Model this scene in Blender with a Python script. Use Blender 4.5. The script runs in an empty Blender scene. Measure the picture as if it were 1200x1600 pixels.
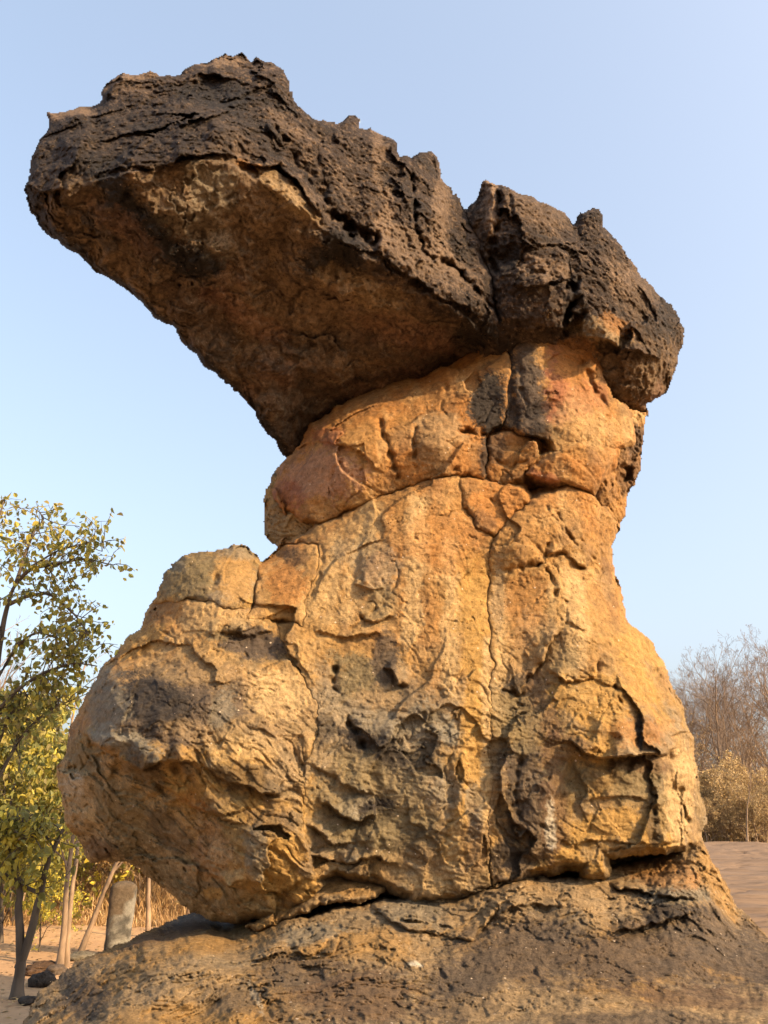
import bpy, math, random
import numpy as np
from mathutils import Vector

# ------------------------------------------------------------------ camera, sky, sun, exposure
scene = bpy.context.scene
FPX, HZ, CAMZ = 1256.0, 1275.0, 1.6            # focal length in photo pixels, horizon row, eye height
PITCH = math.atan((HZ - 800.0) / FPX)
cam_d = bpy.data.cameras.new("camera")
cam = bpy.data.objects.new("camera", cam_d)
scene.collection.objects.link(cam)
cam.location = (0, 0, CAMZ)
cam.rotation_euler = (math.pi / 2 + PITCH, 0, 0)
cam_d.sensor_fit = 'VERTICAL'
cam_d.sensor_height = 24.0
cam_d.lens = 24.0 * FPX / 1600.0
cam_d.clip_start = 0.05
cam_d.clip_end = 4000
scene.camera = cam

SUN_EL, SUN_AZ = math.radians(27), math.radians(120)     # azimuth clockwise from +Y (the view direction)
world = bpy.data.worlds.new("World")
scene.world = world
world.use_nodes = True
nt = world.node_tree
sky = nt.nodes.new("ShaderNodeTexSky")
sky.sky_type = 'NISHITA'
sky.sun_disc = False
sky.sun_elevation = SUN_EL
sky.sun_rotation = SUN_AZ
sky.altitude = 0
sky.air_density = 1.0
sky.dust_density = 7.0
sky.ozone_density = 1.5
bg = nt.nodes["Background"]
bg.inputs["Strength"].default_value = 0.15
grade = nt.nodes.new("ShaderNodeHueSaturation")       # hazy dry-season air: a paler sky all round
grade.inputs["Saturation"].default_value = 1.02
grade.inputs["Value"].default_value = 1.55
nt.links.new(sky.outputs["Color"], grade.inputs["Color"])
haze_even = nt.nodes.new("ShaderNodeGamma")              # haze evens the brightness between zenith and horizon
haze_even.inputs["Gamma"].default_value = 0.62
nt.links.new(grade.outputs["Color"], haze_even.inputs["Color"])
nt.links.new(haze_even.outputs["Color"], bg.inputs["Color"])

sun_d = bpy.data.lights.new("sun", 'SUN')
sun_d.energy = 3.05
sun_d.color = (1.0, 0.70, 0.38)
sun_d.angle = math.radians(0.6)
sun = bpy.data.objects.new("sun", sun_d)
scene.collection.objects.link(sun)
sdir = Vector((math.cos(SUN_EL) * math.sin(SUN_AZ), math.cos(SUN_EL) * math.cos(SUN_AZ), math.sin(SUN_EL)))
sun.rotation_euler = (-sdir).to_track_quat('-Z', 'Y').to_euler()
sun.location = sdir * 60

vs = scene.view_settings
vs.view_transform = 'Standard'
vs.look = 'None'
vs.gamma = 1.0
vs.use_curve_mapping = False
vs.exposure = 1.64
scene.cycles.use_denoising = True
scene.cycles.max_bounces = 6

COL = scene.collection
rng = np.random.default_rng(7)

# ------------------------------------------------------------------ helpers
def tag(o, label=None, cat=None, group=None, kind=None):
    if label: o["label"] = label
    if cat: o["category"] = cat
    if group: o["group"] = group
    if kind: o["kind"] = kind
    return o

def empty(name, loc=(0, 0, 0)):
    o = bpy.data.objects.new(name, None)
    o.location = loc
    COL.objects.link(o)
    return o

def mesh_obj(name, V, F, mat, parent=None, col=None, smooth=True, link=True):
    """V (n,3), F list of arrays (m,k) or one array; col (n,3) -> point attribute 'tint'."""
    V = np.ascontiguousarray(V, dtype=np.float32)
    if not isinstance(F, list):
        F = [F]
    F = [np.asarray(f, dtype=np.int32) for f in F if len(f)]
    me = bpy.data.meshes.new(name)
    me.vertices.add(len(V))
    me.vertices.foreach_set("co", V.ravel())
    nl = sum(f.size for f in F)
    npoly = sum(len(f) for f in F)
    me.loops.add(nl)
    me.polygons.add(npoly)
    me.loops.foreach_set("vertex_index", np.concatenate([f.ravel() for f in F]))
    tot = np.concatenate([np.full(len(f), f.shape[1], np.int32) for f in F])
    start = np.concatenate([[0], np.cumsum(tot)[:-1]]).astype(np.int32)
    me.polygons.foreach_set("loop_start", start)
    me.polygons.foreach_set("loop_total", tot)
    me.polygons.foreach_set("use_smooth", np.full(npoly, smooth, dtype=bool))
    if col is not None:
        a = me.attributes.new("tint", 'FLOAT_COLOR', 'POINT')
        c = np.ones((len(V), 4), np.float32)
        c[:, :3] = col
        a.data.foreach_set("color", c.ravel())
    me.update(calc_edges=True)
    if mat: me.materials.append(mat)
    o = bpy.data.objects.new(name, me)
    if parent: o.parent = parent
    if link: COL.objects.link(o)
    return o

# ---- numpy noise
G3 = np.array([[1,1,0],[-1,1,0],[1,-1,0],[-1,-1,0],[1,0,1],[-1,0,1],[1,0,-1],[-1,0,-1],
               [0,1,1],[0,-1,1],[0,1,-1],[0,-1,-1],[1,1,0],[-1,1,0],[0,-1,1],[0,-1,-1]], np.float32)
def hsh(x, y, z, s):
    h = (x.astype(np.int64) * 374761393 + y.astype(np.int64) * 668265263 + z.astype(np.int64) * 2147483647 + s * 974711) & 0xffffffff
    h = ((h ^ (h >> 13)) * 1274126177) & 0xffffffff
    h = ((h ^ (h >> 15)) * 2246822519) & 0xffffffff
    return h ^ (h >> 16)
def perlin(P, s=0):
    P = np.asarray(P, np.float32)
    I = np.floor(P); f = P - I; I = I.astype(np.int64)
    w = f * f * f * (f * (f * 6 - 15) + 10)
    out = np.zeros(len(P), np.float32)
    for dx in (0, 1):
        wx = w[:, 0] if dx else 1 - w[:, 0]
        for dy in (0, 1):
            wy = w[:, 1] if dy else 1 - w[:, 1]
            for dz in (0, 1):
                wz = w[:, 2] if dz else 1 - w[:, 2]
                g = G3[(hsh(I[:, 0] + dx, I[:, 1] + dy, I[:, 2] + dz, s) & 15)]
                out += wx * wy * wz * (g[:, 0] * (f[:, 0] - dx) + g[:, 1] * (f[:, 1] - dy) + g[:, 2] * (f[:, 2] - dz))
    return out
def fbm(P, o=4, s=0, gain=0.5, ridged=False):
    P = np.asarray(P, np.float32)
    t = np.zeros(len(P), np.float32); a = 1.0; n = 0
    for k in range(o):
        v = perlin(P * (2.03 ** k) + 17.3 * k, s + k)
        t += a * ((1 - 2 * np.abs(v)) if ridged else v)
        n += a; a *= gain
    return t / n * (1 if ridged else 1.6)
def worley(P, s=0):
    P = np.asarray(P, np.float32)
    I = np.floor(P).astype(np.int64); f = P - I
    d1 = np.full(len(P), 9.0, np.float32); d2 = d1.copy(); cid = np.zeros(len(P), np.float32)
    for dx in (-1, 0, 1):
        for dy in (-1, 0, 1):
            for dz in (-1, 0, 1):
                h = hsh(I[:, 0] + dx, I[:, 1] + dy, I[:, 2] + dz, s)
                q = ((dx + (h & 1023) / 1023. - f[:, 0]) ** 2 + (dy + ((h >> 10) & 1023) / 1023. - f[:, 1]) ** 2
                     + (dz + ((h >> 20) & 1023) / 1023. - f[:, 2]) ** 2)
                m = q < d1
                d2 = np.where(m, d1, np.minimum(d2, q))
                cid = np.where(m, ((h >> 5) & 4095) / 4095., cid)
                d1 = np.where(m, q, d1)
    return np.sqrt(d1), np.sqrt(d2), cid
def chips(P, s, off, tilt):
    """angular broken facets: each cell of stone has its own offset and tilt"""
    P = np.asarray(P, np.float32)
    I = np.floor(P).astype(np.int64); f = P - I
    d1 = np.full(len(P), 9.0, np.float32); hh = np.zeros(len(P), np.int64); D = np.zeros((len(P), 3), np.float32)
    for dx in (-1, 0, 1):
        for dy in (-1, 0, 1):
            for dz in (-1, 0, 1):
                h = hsh(I[:, 0] + dx, I[:, 1] + dy, I[:, 2] + dz, s)
                v = np.stack([f[:, 0] - dx - (h & 1023) / 1023., f[:, 1] - dy - ((h >> 10) & 1023) / 1023., f[:, 2] - dz - ((h >> 20) & 1023) / 1023.], 1)
                q = (v * v).sum(1)
                m = q < d1
                d1 = np.where(m, q, d1); hh = np.where(m, h, hh); D = np.where(m[:, None], v, D)
    n = np.stack([(hh >> 3 & 255) / 127.5 - 1, (hh >> 9 & 255) / 127.5 - 1, (hh >> 17 & 255) / 127.5 - 1], 1)
    return off * ((hh >> 7 & 255) / 127.5 - 1) + tilt * (D * n).sum(1)
def sstep(a, b, x):
    t = np.clip((x - a) / (b - a), 0, 1)
    return t * t * (3 - 2 * t)
def terrace(x, k, sharp=0.25):
    y = x * k; f = np.floor(y); r = y - f
    return (f + sstep(0.5 - sharp, 0.5 + sharp, r)) / k
def P2(u, v, k):
    return np.stack([u / k, v / k, np.zeros_like(u)], 1)

# ---- tracing: survey direction (u, v in photo pixels) and horizontal distance Y -> world point
SP, CP = math.sin(PITCH), math.cos(PITCH)
def world_pt(u, v, Y):
    a = (np.asarray(u, np.float64) - 600) / FPX
    b = (800 - np.asarray(v, np.float64)) / FPX
    dy = CP - b * SP
    return np.stack([a * Y / dy, Y + 0 * a, CAMZ + Y * (SP + b * CP) / dy], -1)
def ground_hit(u, v, z):
    b = (800 - v) / FPX
    Y = (z - CAMZ) * (CP - b * SP) / (SP + b * CP)
    return world_pt(u, v, Y)

def seg_dist(u, v, poly, closed):
    """distance to a polyline, side (cross product sign) and arc parameter of the nearest point"""
    poly = np.asarray(poly, np.float32)
    n = len(poly)
    A = poly if closed else poly[:-1]
    B = np.roll(poly, -1, 0) if closed else poly[1:]
    L = np.hypot(*(B - A).T); cum = np.concatenate([[0], np.cumsum(L)]); tot = cum[-1] + 1e-6
    best = np.full(len(u), 1e9, np.float32); side = np.zeros(len(u), np.float32); par = np.zeros(len(u), np.float32)
    for i in range(len(A)):
        ex, ey = B[i] - A[i]
        px, py = u - A[i, 0], v - A[i, 1]
        t = np.clip((px * ex + py * ey) / (ex * ex + ey * ey + 1e-9), 0, 1)
        d = (px - t * ex) ** 2 + (py - t * ey) ** 2
        m = d < best
        best = np.where(m, d, best)
        side = np.where(m, np.sign(ex * py - ey * px), side)
        par = np.where(m, (cum[i] + t * L[i]) / tot, par)
    return np.sqrt(best), side, par
def inside(u, v, poly):
    poly = np.asarray(poly, np.float32); c = np.zeros(len(u), bool)
    x0, y0 = poly[-1]
    for x1, y1 in poly:
        cond = ((y1 > v) != (y0 > v))
        xx = (x0 - x1) * (v - y1) / ((y0 - y1) if abs(y0 - y1) > 1e-6 else 1e-6) + x1
        c ^= cond & (u < xx)
        x0, y0 = x1, y1
    return c
def sdist(u, v, poly):
    d, _, _ = seg_dist(u, v, poly, True)
    return np.where(inside(u, v, poly), d, -d)
def tps(ctrl, reg=0.02):
    ctrl = np.asarray(ctrl, np.float64)
    X = ctrl[:, :2] / 300.0; y = ctrl[:, 2]; n = len(X)
    def ker(r2): return 0.5 * r2 * np.log(r2 + 1e-9)
    K = ker(((X[:, None] - X[None]) ** 2).sum(-1)) + reg * np.eye(n)
    Pm = np.concatenate([np.ones((n, 1)), X], 1)
    M = np.block([[K, Pm], [Pm.T, np.zeros((3, 3))]])
    w = np.linalg.solve(M, np.concatenate([y, np.zeros(3)]))
    def ev(u, v):
        out = w[n] + w[n + 1] * u / 300.0 + w[n + 2] * v / 300.0
        for i in range(n):
            out = out + w[i] * ker((u / 300.0 - X[i, 0]) ** 2 + (v / 300.0 - X[i, 1]) ** 2)
        return out
    return ev
def smax(a, b, k):
    h = np.clip(0.5 + 0.5 * (a - b) / k, 0, 1)
    return b * (1 - h) + a * h + k * h * (1 - h)

# ------------------------------------------------------------------ materials
def nd(t, typ, **kw):
    n = t.nodes.new(typ)
    for k, v in kw.items():
        setattr(n, k, v)
    return n
def rock_material(name, bump=0.5, bscale=1.0, pebble=0.0, vary=0.5, rough=0.92, pits=0.0, peb=(0.5, 0.40, 0.30)):
    m = bpy.data.materials.new(name); m.use_nodes = True
    t = m.node_tree; L = t.links
    b = t.nodes["Principled BSDF"]
    b.inputs["Roughness"].default_value = rough
    b.inputs["Specular IOR Level"].default_value = 0.25
    at = nd(t, "ShaderNodeAttribute"); at.attribute_name = "tint"
    tc = nd(t, "ShaderNodeTexCoord")
    n1 = nd(t, "ShaderNodeTexNoise"); n1.inputs["Scale"].default_value = 9 * bscale; n1.inputs["Detail"].default_value = 9; n1.inputs["Roughness"].default_value = 0.72
    n2 = nd(t, "ShaderNodeTexNoise"); n2.inputs["Scale"].default_value = 45 * bscale; n2.inputs["Detail"].default_value = 5; n2.inputs["Roughness"].default_value = 0.7
    for n in (n1, n2): L.new(tc.outputs["Object"], n.inputs["Vector"])
    r = nd(t, "ShaderNodeMapRange"); r.inputs[1].default_value = 0.3; r.inputs[2].default_value = 0.72
    r.inputs[3].default_value = 1 - vary; r.inputs[4].default_value = 1 + vary
    L.new(n1.outputs["Fac"], r.inputs[0])
    r2 = nd(t, "ShaderNodeMapRange"); r2.inputs[1].default_value = 0.3; r2.inputs[2].default_value = 0.7
    r2.inputs[3].default_value = 1 - vary * 0.55; r2.inputs[4].default_value = 1 + vary * 0.55
    L.new(n2.outputs["Fac"], r2.inputs[0])
    mu = nd(t, "ShaderNodeMath", operation='MULTIPLY'); L.new(r.outputs[0], mu.inputs[0]); L.new(r2.outputs[0], mu.inputs[1])
    mx = nd(t, "ShaderNodeVectorMath", operation='SCALE'); L.new(at.outputs["Color"], mx.inputs[0]); L.new(mu.outputs[0], mx.inputs["Scale"])
    colr = mx.outputs[0]
    h = nd(t, "ShaderNodeMath", operation='MULTIPLY_ADD'); L.new(n2.outputs["Fac"], h.inputs[0]); h.inputs[1].default_value = 0.35; L.new(n1.outputs["Fac"], h.inputs[2])
    hout = h.outputs[0]
    if pits > 0:
        vp = nd(t, "ShaderNodeTexVoronoi"); vp.inputs["Scale"].default_value = 26
        wn = nd(t, "ShaderNodeMixRGB"); wn.blend_type = 'LINEAR_LIGHT'; wn.inputs[0].default_value = 0.012
        L.new(tc.outputs["Object"], wn.inputs[1]); L.new(n2.outputs["Color"], wn.inputs[2]); L.new(wn.outputs[0], vp.inputs["Vector"])
        s2 = nd(t, "ShaderNodeSeparateColor"); L.new(vp.outputs["Color"], s2.inputs[0])
        zr = nd(t, "ShaderNodeMapRange"); L.new(s2.outputs[1], zr.inputs[0]); zr.inputs[1].default_value = 1 - pits; zr.inputs[2].default_value = 1; zr.inputs[3].default_value = 0.0; zr.inputs[4].default_value = 0.34
        pd = nd(t, "ShaderNodeMath", operation='SUBTRACT'); L.new(zr.outputs[0], pd.inputs[0]); L.new(vp.outputs["Distance"], pd.inputs[1])
        pm = nd(t, "ShaderNodeMapRange"); L.new(pd.outputs[0], pm.inputs[0]); pm.inputs[1].default_value = -0.02; pm.inputs[2].default_value = 0.12
        dk = nd(t, "ShaderNodeMix", data_type='RGBA'); dk.blend_type = 'MULTIPLY'
        L.new(pm.outputs[0], dk.inputs[0]); L.new(colr, dk.inputs[6]); dk.inputs[7].default_value = (0.42, 0.33, 0.27, 1)
        colr = dk.outputs[2]
        hp = nd(t, "ShaderNodeMath", operation='MULTIPLY_ADD'); L.new(pm.outputs[0], hp.inputs[0]); hp.inputs[1].default_value = -0.45; L.new(hout, hp.inputs[2])
        hout = hp.outputs[0]
    if pebble > 0:
        vo = nd(t, "ShaderNodeTexVoronoi"); vo.inputs["Scale"].default_value = 22
        L.new(tc.outputs["Object"], vo.inputs["Vector"])
        sp = nd(t, "ShaderNodeSeparateColor"); L.new(vo.outputs["Color"], sp.inputs[0])
        pick = nd(t, "ShaderNodeMath", operation='LESS_THAN'); L.new(sp.outputs[0], pick.inputs[0]); pick.inputs[1].default_value = pebble
        siz = nd(t, "ShaderNodeMapRange"); L.new(sp.outputs[1], siz.inputs[0]); siz.inputs[3].default_value = 0.08; siz.inputs[4].default_value = 0.26
        nea = nd(t, "ShaderNodeMath", operation='LESS_THAN'); L.new(vo.outputs["Distance"], nea.inputs[0]); L.new(siz.outputs[0], nea.inputs[1])
        am = nd(t, "ShaderNodeMath", operation='MULTIPLY'); L.new(pick.outputs[0], am.inputs[0]); L.new(nea.outputs[0], am.inputs[1])
        mixc = nd(t, "ShaderNodeMix", data_type='RGBA')
        L.new(am.outputs[0], mixc.inputs[0]); L.new(colr, mixc.inputs[6]); mixc.inputs[7].default_value = (*peb, 1)
        colr = mixc.outputs[2]
        h2 = nd(t, "ShaderNodeMath", operation='MULTIPLY_ADD'); L.new(am.outputs[0], h2.inputs[0]); h2.inputs[1].default_value = 0.3; L.new(hout, h2.inputs[2])
        hout = h2.outputs[0]
    L.new(colr, b.inputs["Base Color"])
    bp = nd(t, "ShaderNodeBump"); bp.inputs["Strength"].default_value = bump; bp.inputs["Distance"].default_value = 0.06
    L.new(hout, bp.inputs["Height"]); L.new(bp.outputs[0], b.inputs["Normal"])
    return m
M_SAND = rock_material("sandstone", 0.8, 1.3, 0.03, 0.46, pits=0.28)
M_CAP = rock_material("conglomerate", 1.0, 1.6, 0.30, 0.7, pits=0.35, peb=(0.17, 0.12, 0.085))
M_UNDER = rock_material("cap_sandstone", 0.6, 1.0, 0.05, 0.42)
M_BASE = rock_material("bedrock", 1.0, 1.3, 0.06, 0.52, pits=0.2)

C = dict(
    ochre=(.285, .170, .062), orange=(.305, .142, .042), pale=(.37, .258, .125), grey=(.17, .147, .108), olive=(.15, .116, .062),
    dark=(.034, .027, .022), black=(.017, .014, .013), brown=(.105, .060, .033), red=(.23, .082, .046), pink=(.27, .152, .098),
    cap=(.038, .0255, .0185), caplit=(.20, .135, .088), under=(.088, .058, .037), undery=(.150, .100, .058), char=(.076, .057, .043),
    tan=(.25, .172, .090), white=(.42, .38, .30), yellow=(.32, .192, .058))
C = {k: np.array(v, np.float32) for k, v in C.items()}

# ------------------------------------------------------------------ the balanced rock
ROCK = empty("balanced_rock", (0.6, 9.8, 0.3))
tag(ROCK, "giant mushroom shaped sandstone rock with dark overhanging cap on orange pedestal", "rock formation")
ROFF = np.array(ROCK.location)

def feature_sum(u, v, feats):
    add = np.zeros(len(u), np.float32)
    for ft in feats:
        k = ft[0]
        if k == 'c':                       # crack: polyline, half width px, depth m
            d, s, t = seg_dist(u, v, ft[1], False)
            w_ = perlin(P2(u, v, 15.0), int(abs(ft[1][0][0])) % 97)
            add += ft[3] * (0.25 + 1.1 * sstep(-.35, .35, w_)) * np.exp(-(d / (ft[2] * (0.85 + 0.7 * w_))) ** 1.5) * np.minimum(1, 8 * np.minimum(t, 1 - t) + 0.25)
        elif k == 'g':                     # broad even hollow along a line
            d, s, t = seg_dist(u, v, ft[1], False)
            add += ft[3] * np.exp(-(d / ft[2]) ** 2) * np.clip(6 * np.minimum(t, 1 - t) + .2, 0, 1)
        elif k == 'l':                     # ledge: upper side proud by h, lower side recessed
            d, s, t = seg_dist(u, v, ft[1], False)
            tp = np.clip(5 * np.minimum(t, 1 - t), 0, 1)
            sd = d * s
            w = sstep(-1.5, 1.5, sd)
            tp = tp * (0.45 + 0.95 * sstep(-.4, .4, perlin(P2(u, v, 30.0), int(abs(ft[1][0][0])) % 89)))
            add += ft[2] * tp * (w * np.exp(-d / ft[4]) * 0.8 - (1 - w) * np.exp(-d / ft[3]))
        elif k == 'v':                     # the top steps back under the body
            d, s, t = seg_dist(u, v, ft[1], False)
            add += ft[2] * sstep(0, 9, -d * s) * np.clip(12 * np.minimum(t, 1 - t), 0, 1)
        elif k == 'b':                     # gaussian bump
            _, cx, cy, rx, ry, an, h = ft
            c, s = math.cos(math.radians(an)), math.sin(math.radians(an))
            x, y = u - cx, v - cy
            q = ((x * c + y * s) / rx) ** 2 + ((-x * s + y * c) / ry) ** 2
            add -= h * np.exp(-q)
        elif k == 'd':                     # dome with a crisp rim
            _, cx, cy, rx, ry, an, h = ft
            c, s = math.cos(math.radians(an)), math.sin(math.radians(an))
            x, y = u - cx, v - cy
            q = ((x * c + y * s) / rx) ** 2 + ((-x * s + y * c) / ry) ** 2
            add -= h * np.sqrt(np.clip(1 - q, 0, 1)) - 0.25 * h * np.exp(-((np.sqrt(q) - 1.03) / 0.08) ** 2)
    return add

def stain_and_light_mix(col, u, v, nz, stains):  # surface stains, plus the boulder's pale patch of painted bounce light
    for st in stains:
        if st[0] == 's':
            _, poly, wd, cn, amt = st
            d, s, t = seg_dist(u, v, poly, False)
            q = d / wd + nz * 1.1
            w = min(1, amt * 1.1) * sstep(1.4, 0.6, q)
        elif st[0] == 'p':                 # polygon patch, soft px
            _, poly, soft, cn, amt = st
            d = sdist(u, v, poly)
            w = amt * sstep(-soft, soft, d - nz * soft * 2.2)
        else:
            cx, cy, rx, ry, an, cn, amt = st
            c, s = math.cos(math.radians(an)), math.sin(math.radians(an))
            x, y = u - cx, v - cy
            q = np.sqrt(((x * c + y * s) / rx) ** 2 + ((-x * s + y * c) / ry) ** 2) + nz * 0.9
            w = min(1, amt * 1.15) * sstep(1.28, 0.80, q)
        col += (C[cn] - col) * w[:, None]
    return col

def warp(u, v, amp=1.0):
    p = P2(u, v, 42.0); q = P2(u, v, 11.0)
    return (u + amp * (5.0 * perlin(p, 11) + 2.2 * perlin(q, 12)), v + amp * (5.0 * perlin(p, 13) + 2.2 * perlin(q, 14)))

def block(name, outline, depth, detail, colour, mat, parent, sil, grow=10, seam=(9, 0.12), rim=(26, 0.28), thick=2.5,
          feats=(), stains=(), rough=1.0, label=None, far=170.0, step=None, fade=None):
    STEP = step or 1.7
    """closed solid: surveyed outline, front distance field, rounded edges, its own back"""
    ol = np.asarray(outline, np.float32)
    u0, v0 = ol.min(0) - grow - 8; u1, v1 = ol.max(0) + grow + 8
    U = np.arange(math.floor(u0 / STEP) * STEP, u1, STEP, dtype=np.float32)
    Vv = np.arange(math.floor(v0 / STEP) * STEP, v1, STEP, dtype=np.float32)
    gu, gv = [a.ravel() for a in np.meshgrid(U, Vv)]
    uw, vw = warp(gu, gv, rough)
    sd = sdist(uw + 3.5 * perlin(P2(gu, gv, 19.0), 26) + 2.0 * perlin(P2(gu, gv, 7.0), 27), vw + 3.5 * perlin(P2(gu, gv, 19.0), 28) + 2.0 * perlin(P2(gu, gv, 7.0), 29), ol)
    edge = sd + grow
    if sil is not None:
        rg_ = 0.25 + 1.1 * sstep(-.2, .4, perlin(P2(gu, gv, 70.0), 23))
        fine = (perlin(P2(gu, gv, 6.0), 21) * 1.1 + perlin(P2(gu, gv, 17.0), 22) * 3.0) * rough * rg_ + perlin(P2(gu, gv, 38.0), 24) * 3.5 * rough
        ss = sdist(uw, vw, sil) + fine
        edge = np.minimum(edge, ss)
    mask = edge > 0
    H, W = len(Vv), len(U)
    mk = mask.reshape(H, W)
    # keep only cells with four good corners, and only vertices of such cells
    cell = mk[:-1, :-1] & mk[1:, :-1] & mk[:-1, 1:] & mk[1:, 1:]
    used = np.zeros((H, W), bool)
    used[:-1, :-1] |= cell; used[1:, :-1] |= cell; used[:-1, 1:] |= cell; used[1:, 1:] |= cell
    cnt = np.zeros((H, W), int)
    cnt[:-1, :-1] += cell; cnt[1:, :-1] += cell; cnt[:-1, 1:] += cell; cnt[1:, 1:] += cell
    sel = used.ravel()
    bnd = ((cnt < 4) & used).ravel()[sel]
    u, v, uw, vw, sd, edge = [a[sel] for a in (gu, gv, uw, vw, sd, edge)]
    Y0 = depth(uw, vw).astype(np.float64)
    Y = Y0 + feature_sum(uw + 4.5 * perlin(P2(u, v, 19.0), 26) + 2.2 * perlin(P2(u, v, 7.0), 27), vw + 4.5 * perlin(P2(u, v, 19.0), 28) + 2.2 * perlin(P2(u, v, 7.0), 29), feats)
    x = np.clip(sd / seam[0], 0, 1)
    sm = 0.3 + 1.0 * sstep(-0.35, 0.45, perlin(P2(u, v, 46.0), 25))
    if fade: sm = sm * (1 - 0.85 * sstep(fade[0], fade[1], v) * (1 - sstep(1330, 1360, v)))
    Y += seam[1] * sm * (1 - np.sqrt(1 - (1 - x) ** 2)) + np.clip(-sd, 0, None) * 0.03
    if sil is not None:
        x = np.clip(ss[sel] / rim[0], 0, 1)
        Y += rim[1] * (1 - np.sqrt(1 - (1 - x) ** 2))
    P = world_pt(u, v, Y)
    Y = Y + detail(P, uw, vw) + 0.009 * fbm(P * 23, 2, 191)
    PF = world_pt(u, v, Y)
    ed = np.clip(edge / far, 0, 1)
    Yb = np.maximum(Y0 + seam[1] + rim[1] + thick * np.sqrt(1 - (1 - ed) ** 2), Y + 0.05)
    Yb += 0.15 * perlin(P * 0.9, 5) * ed
    PB = world_pt(u, v, Yb)
    n = len(u)
    fid = -np.ones(H * W, np.int64); fid[sel] = np.arange(n); fid = fid.reshape(H, W)
    bid1 = np.where(bnd, np.arange(n), 0); k = (~bnd).sum(); bid1[~bnd] = n + np.arange(k)
    bid = -np.ones(H * W, np.int64); bid[sel] = bid1; bid = bid.reshape(H, W)
    c = cell
    FQ = np.stack([fid[:-1, :-1][c], fid[1:, :-1][c], fid[1:, 1:][c], fid[:-1, 1:][c]], 1)
    BQ = np.stack([bid[:-1, :-1][c], bid[:-1, 1:][c], bid[1:, 1:][c], bid[1:, :-1][c]], 1)
    cc = colour(PF, uw, vw)
    nz = 0.6 * fbm(PF * 2.0, 5, 31, 0.6) + 0.5 * fbm(PF * 7.0, 4, 37, 0.65) + 0.45 * fbm(PF * 24.0, 3, 39, 0.7)
    cc = np.clip(stain_and_light_mix(cc, uw, vw, nz, stains), 0.01, 0.9)
    Vx = np.concatenate([PF, PB[~bnd]]) - ROFF
    cc = np.concatenate([cc, cc[~bnd]])
    o = mesh_obj(name, Vx, [FQ, BQ], mat, parent, cc)
    if label: o["label"] = label
    return o

# ---- surveyed outlines
SIL_CAP = [(35,292),(40,310),(50,330),(62,352),(80,370),(102,388),(130,410),(160,430),(198,458),(215,471),(242,496),(264,511),(286,538),(308,557),(317,571),(335,584),(357,599),(379,624),(397,650),(410,670),(423,688),(434,705),(443,716),
           (480,735),(700,660),(850,640),(930,640),(985,648),(1016,652),(1012,632),(1036,617),(1047,605),(1055,575),(1067,545),(1070,515),(1057,490),(1040,465),(1020,450),(1000,425),(985,397),(965,375),(941,357),(941,332),(935,326),(904,330),(900,345),(885,332),(865,325),(835,312),(820,302),(795,291),(775,287),(763,279),(755,282),(747,307),(730,330),(725,328),(715,305),(697,282),(689,252),(680,242),(655,239),(642,250),(635,241),(625,245),(622,230),(615,217),(600,212),(582,197),(567,200),(565,186),(545,181),(525,194),(505,187),(487,185),(470,167),(460,145),(449,120),(442,102),(425,94),(399,88),(395,97),(386,89),(378,82),(360,85),(335,88),(320,97),(290,107),(280,117),(250,117),(230,108),(220,112),(185,119),(160,135),(155,155),(145,162),(122,166),(100,171),(76,174),(75,195),(67,207),(57,225),(50,252),(46,270),(37,280)]
SIL_BODY = [(438,728),(452,706),(467,689),(485,662),(532,630),(578,606),(642,590),(700,570),(740,545),(790,520),(850,510),(930,540),(960,620),(985,640),(1013,645),(1007,672),(1007,707),(1001,736),(984,771),(981,806),(969,818),(963,847),(957,862),(966,899),(975,936),(982,969),(999,983),(1022,1006),(1041,1039),(1055,1076),(1069,1102),(1073,1128),(1084,1150),(1086,1172),(1090,1210),(1095,1240),(1102,1260),(1106,1287),(1097,1300),(1098,1330),
            (1085,1400),(700,1480),(450,1470),(413,1440),(370,1444),(326,1442),(302,1430),(279,1411),(266,1398),(247,1382),(227,1369),(214,1356),(195,1348),(172,1345),(141,1346),(130,1333),(117,1307),(104,1291),(102,1268),(97,1242),(89,1213),(88,1197),(101,1177),(102,1145),(115,1119),(132,1089),(145,1063),(154,1041),(180,1019),(193,998),(219,985),(227,967),(234,946),(245,928),(253,898),(266,881),(288,865),(323,861),(353,857),(366,849),(388,852),(403,865),(407,874),(430,856),(412,838),(415,812),(412,777),(424,742)]
SIL_BASE = [(-10,1690),(10,1625),(42,1587),(49,1567),(62,1548),(81,1532),(101,1515),(110,1502),(130,1494),(159,1484),(195,1470),(224,1455),(260,1439),(280,1429),(297,1424),(420,1370),(700,1330),(1000,1305),(1090,1305),(1103,1322),(1116,1344),(1131,1362),(1140,1386),(1149,1407),(1166,1423),(1181,1440),(1200,1458),(1235,1490),(1285,1540),(1290,1600),(1290,1690)]

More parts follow.
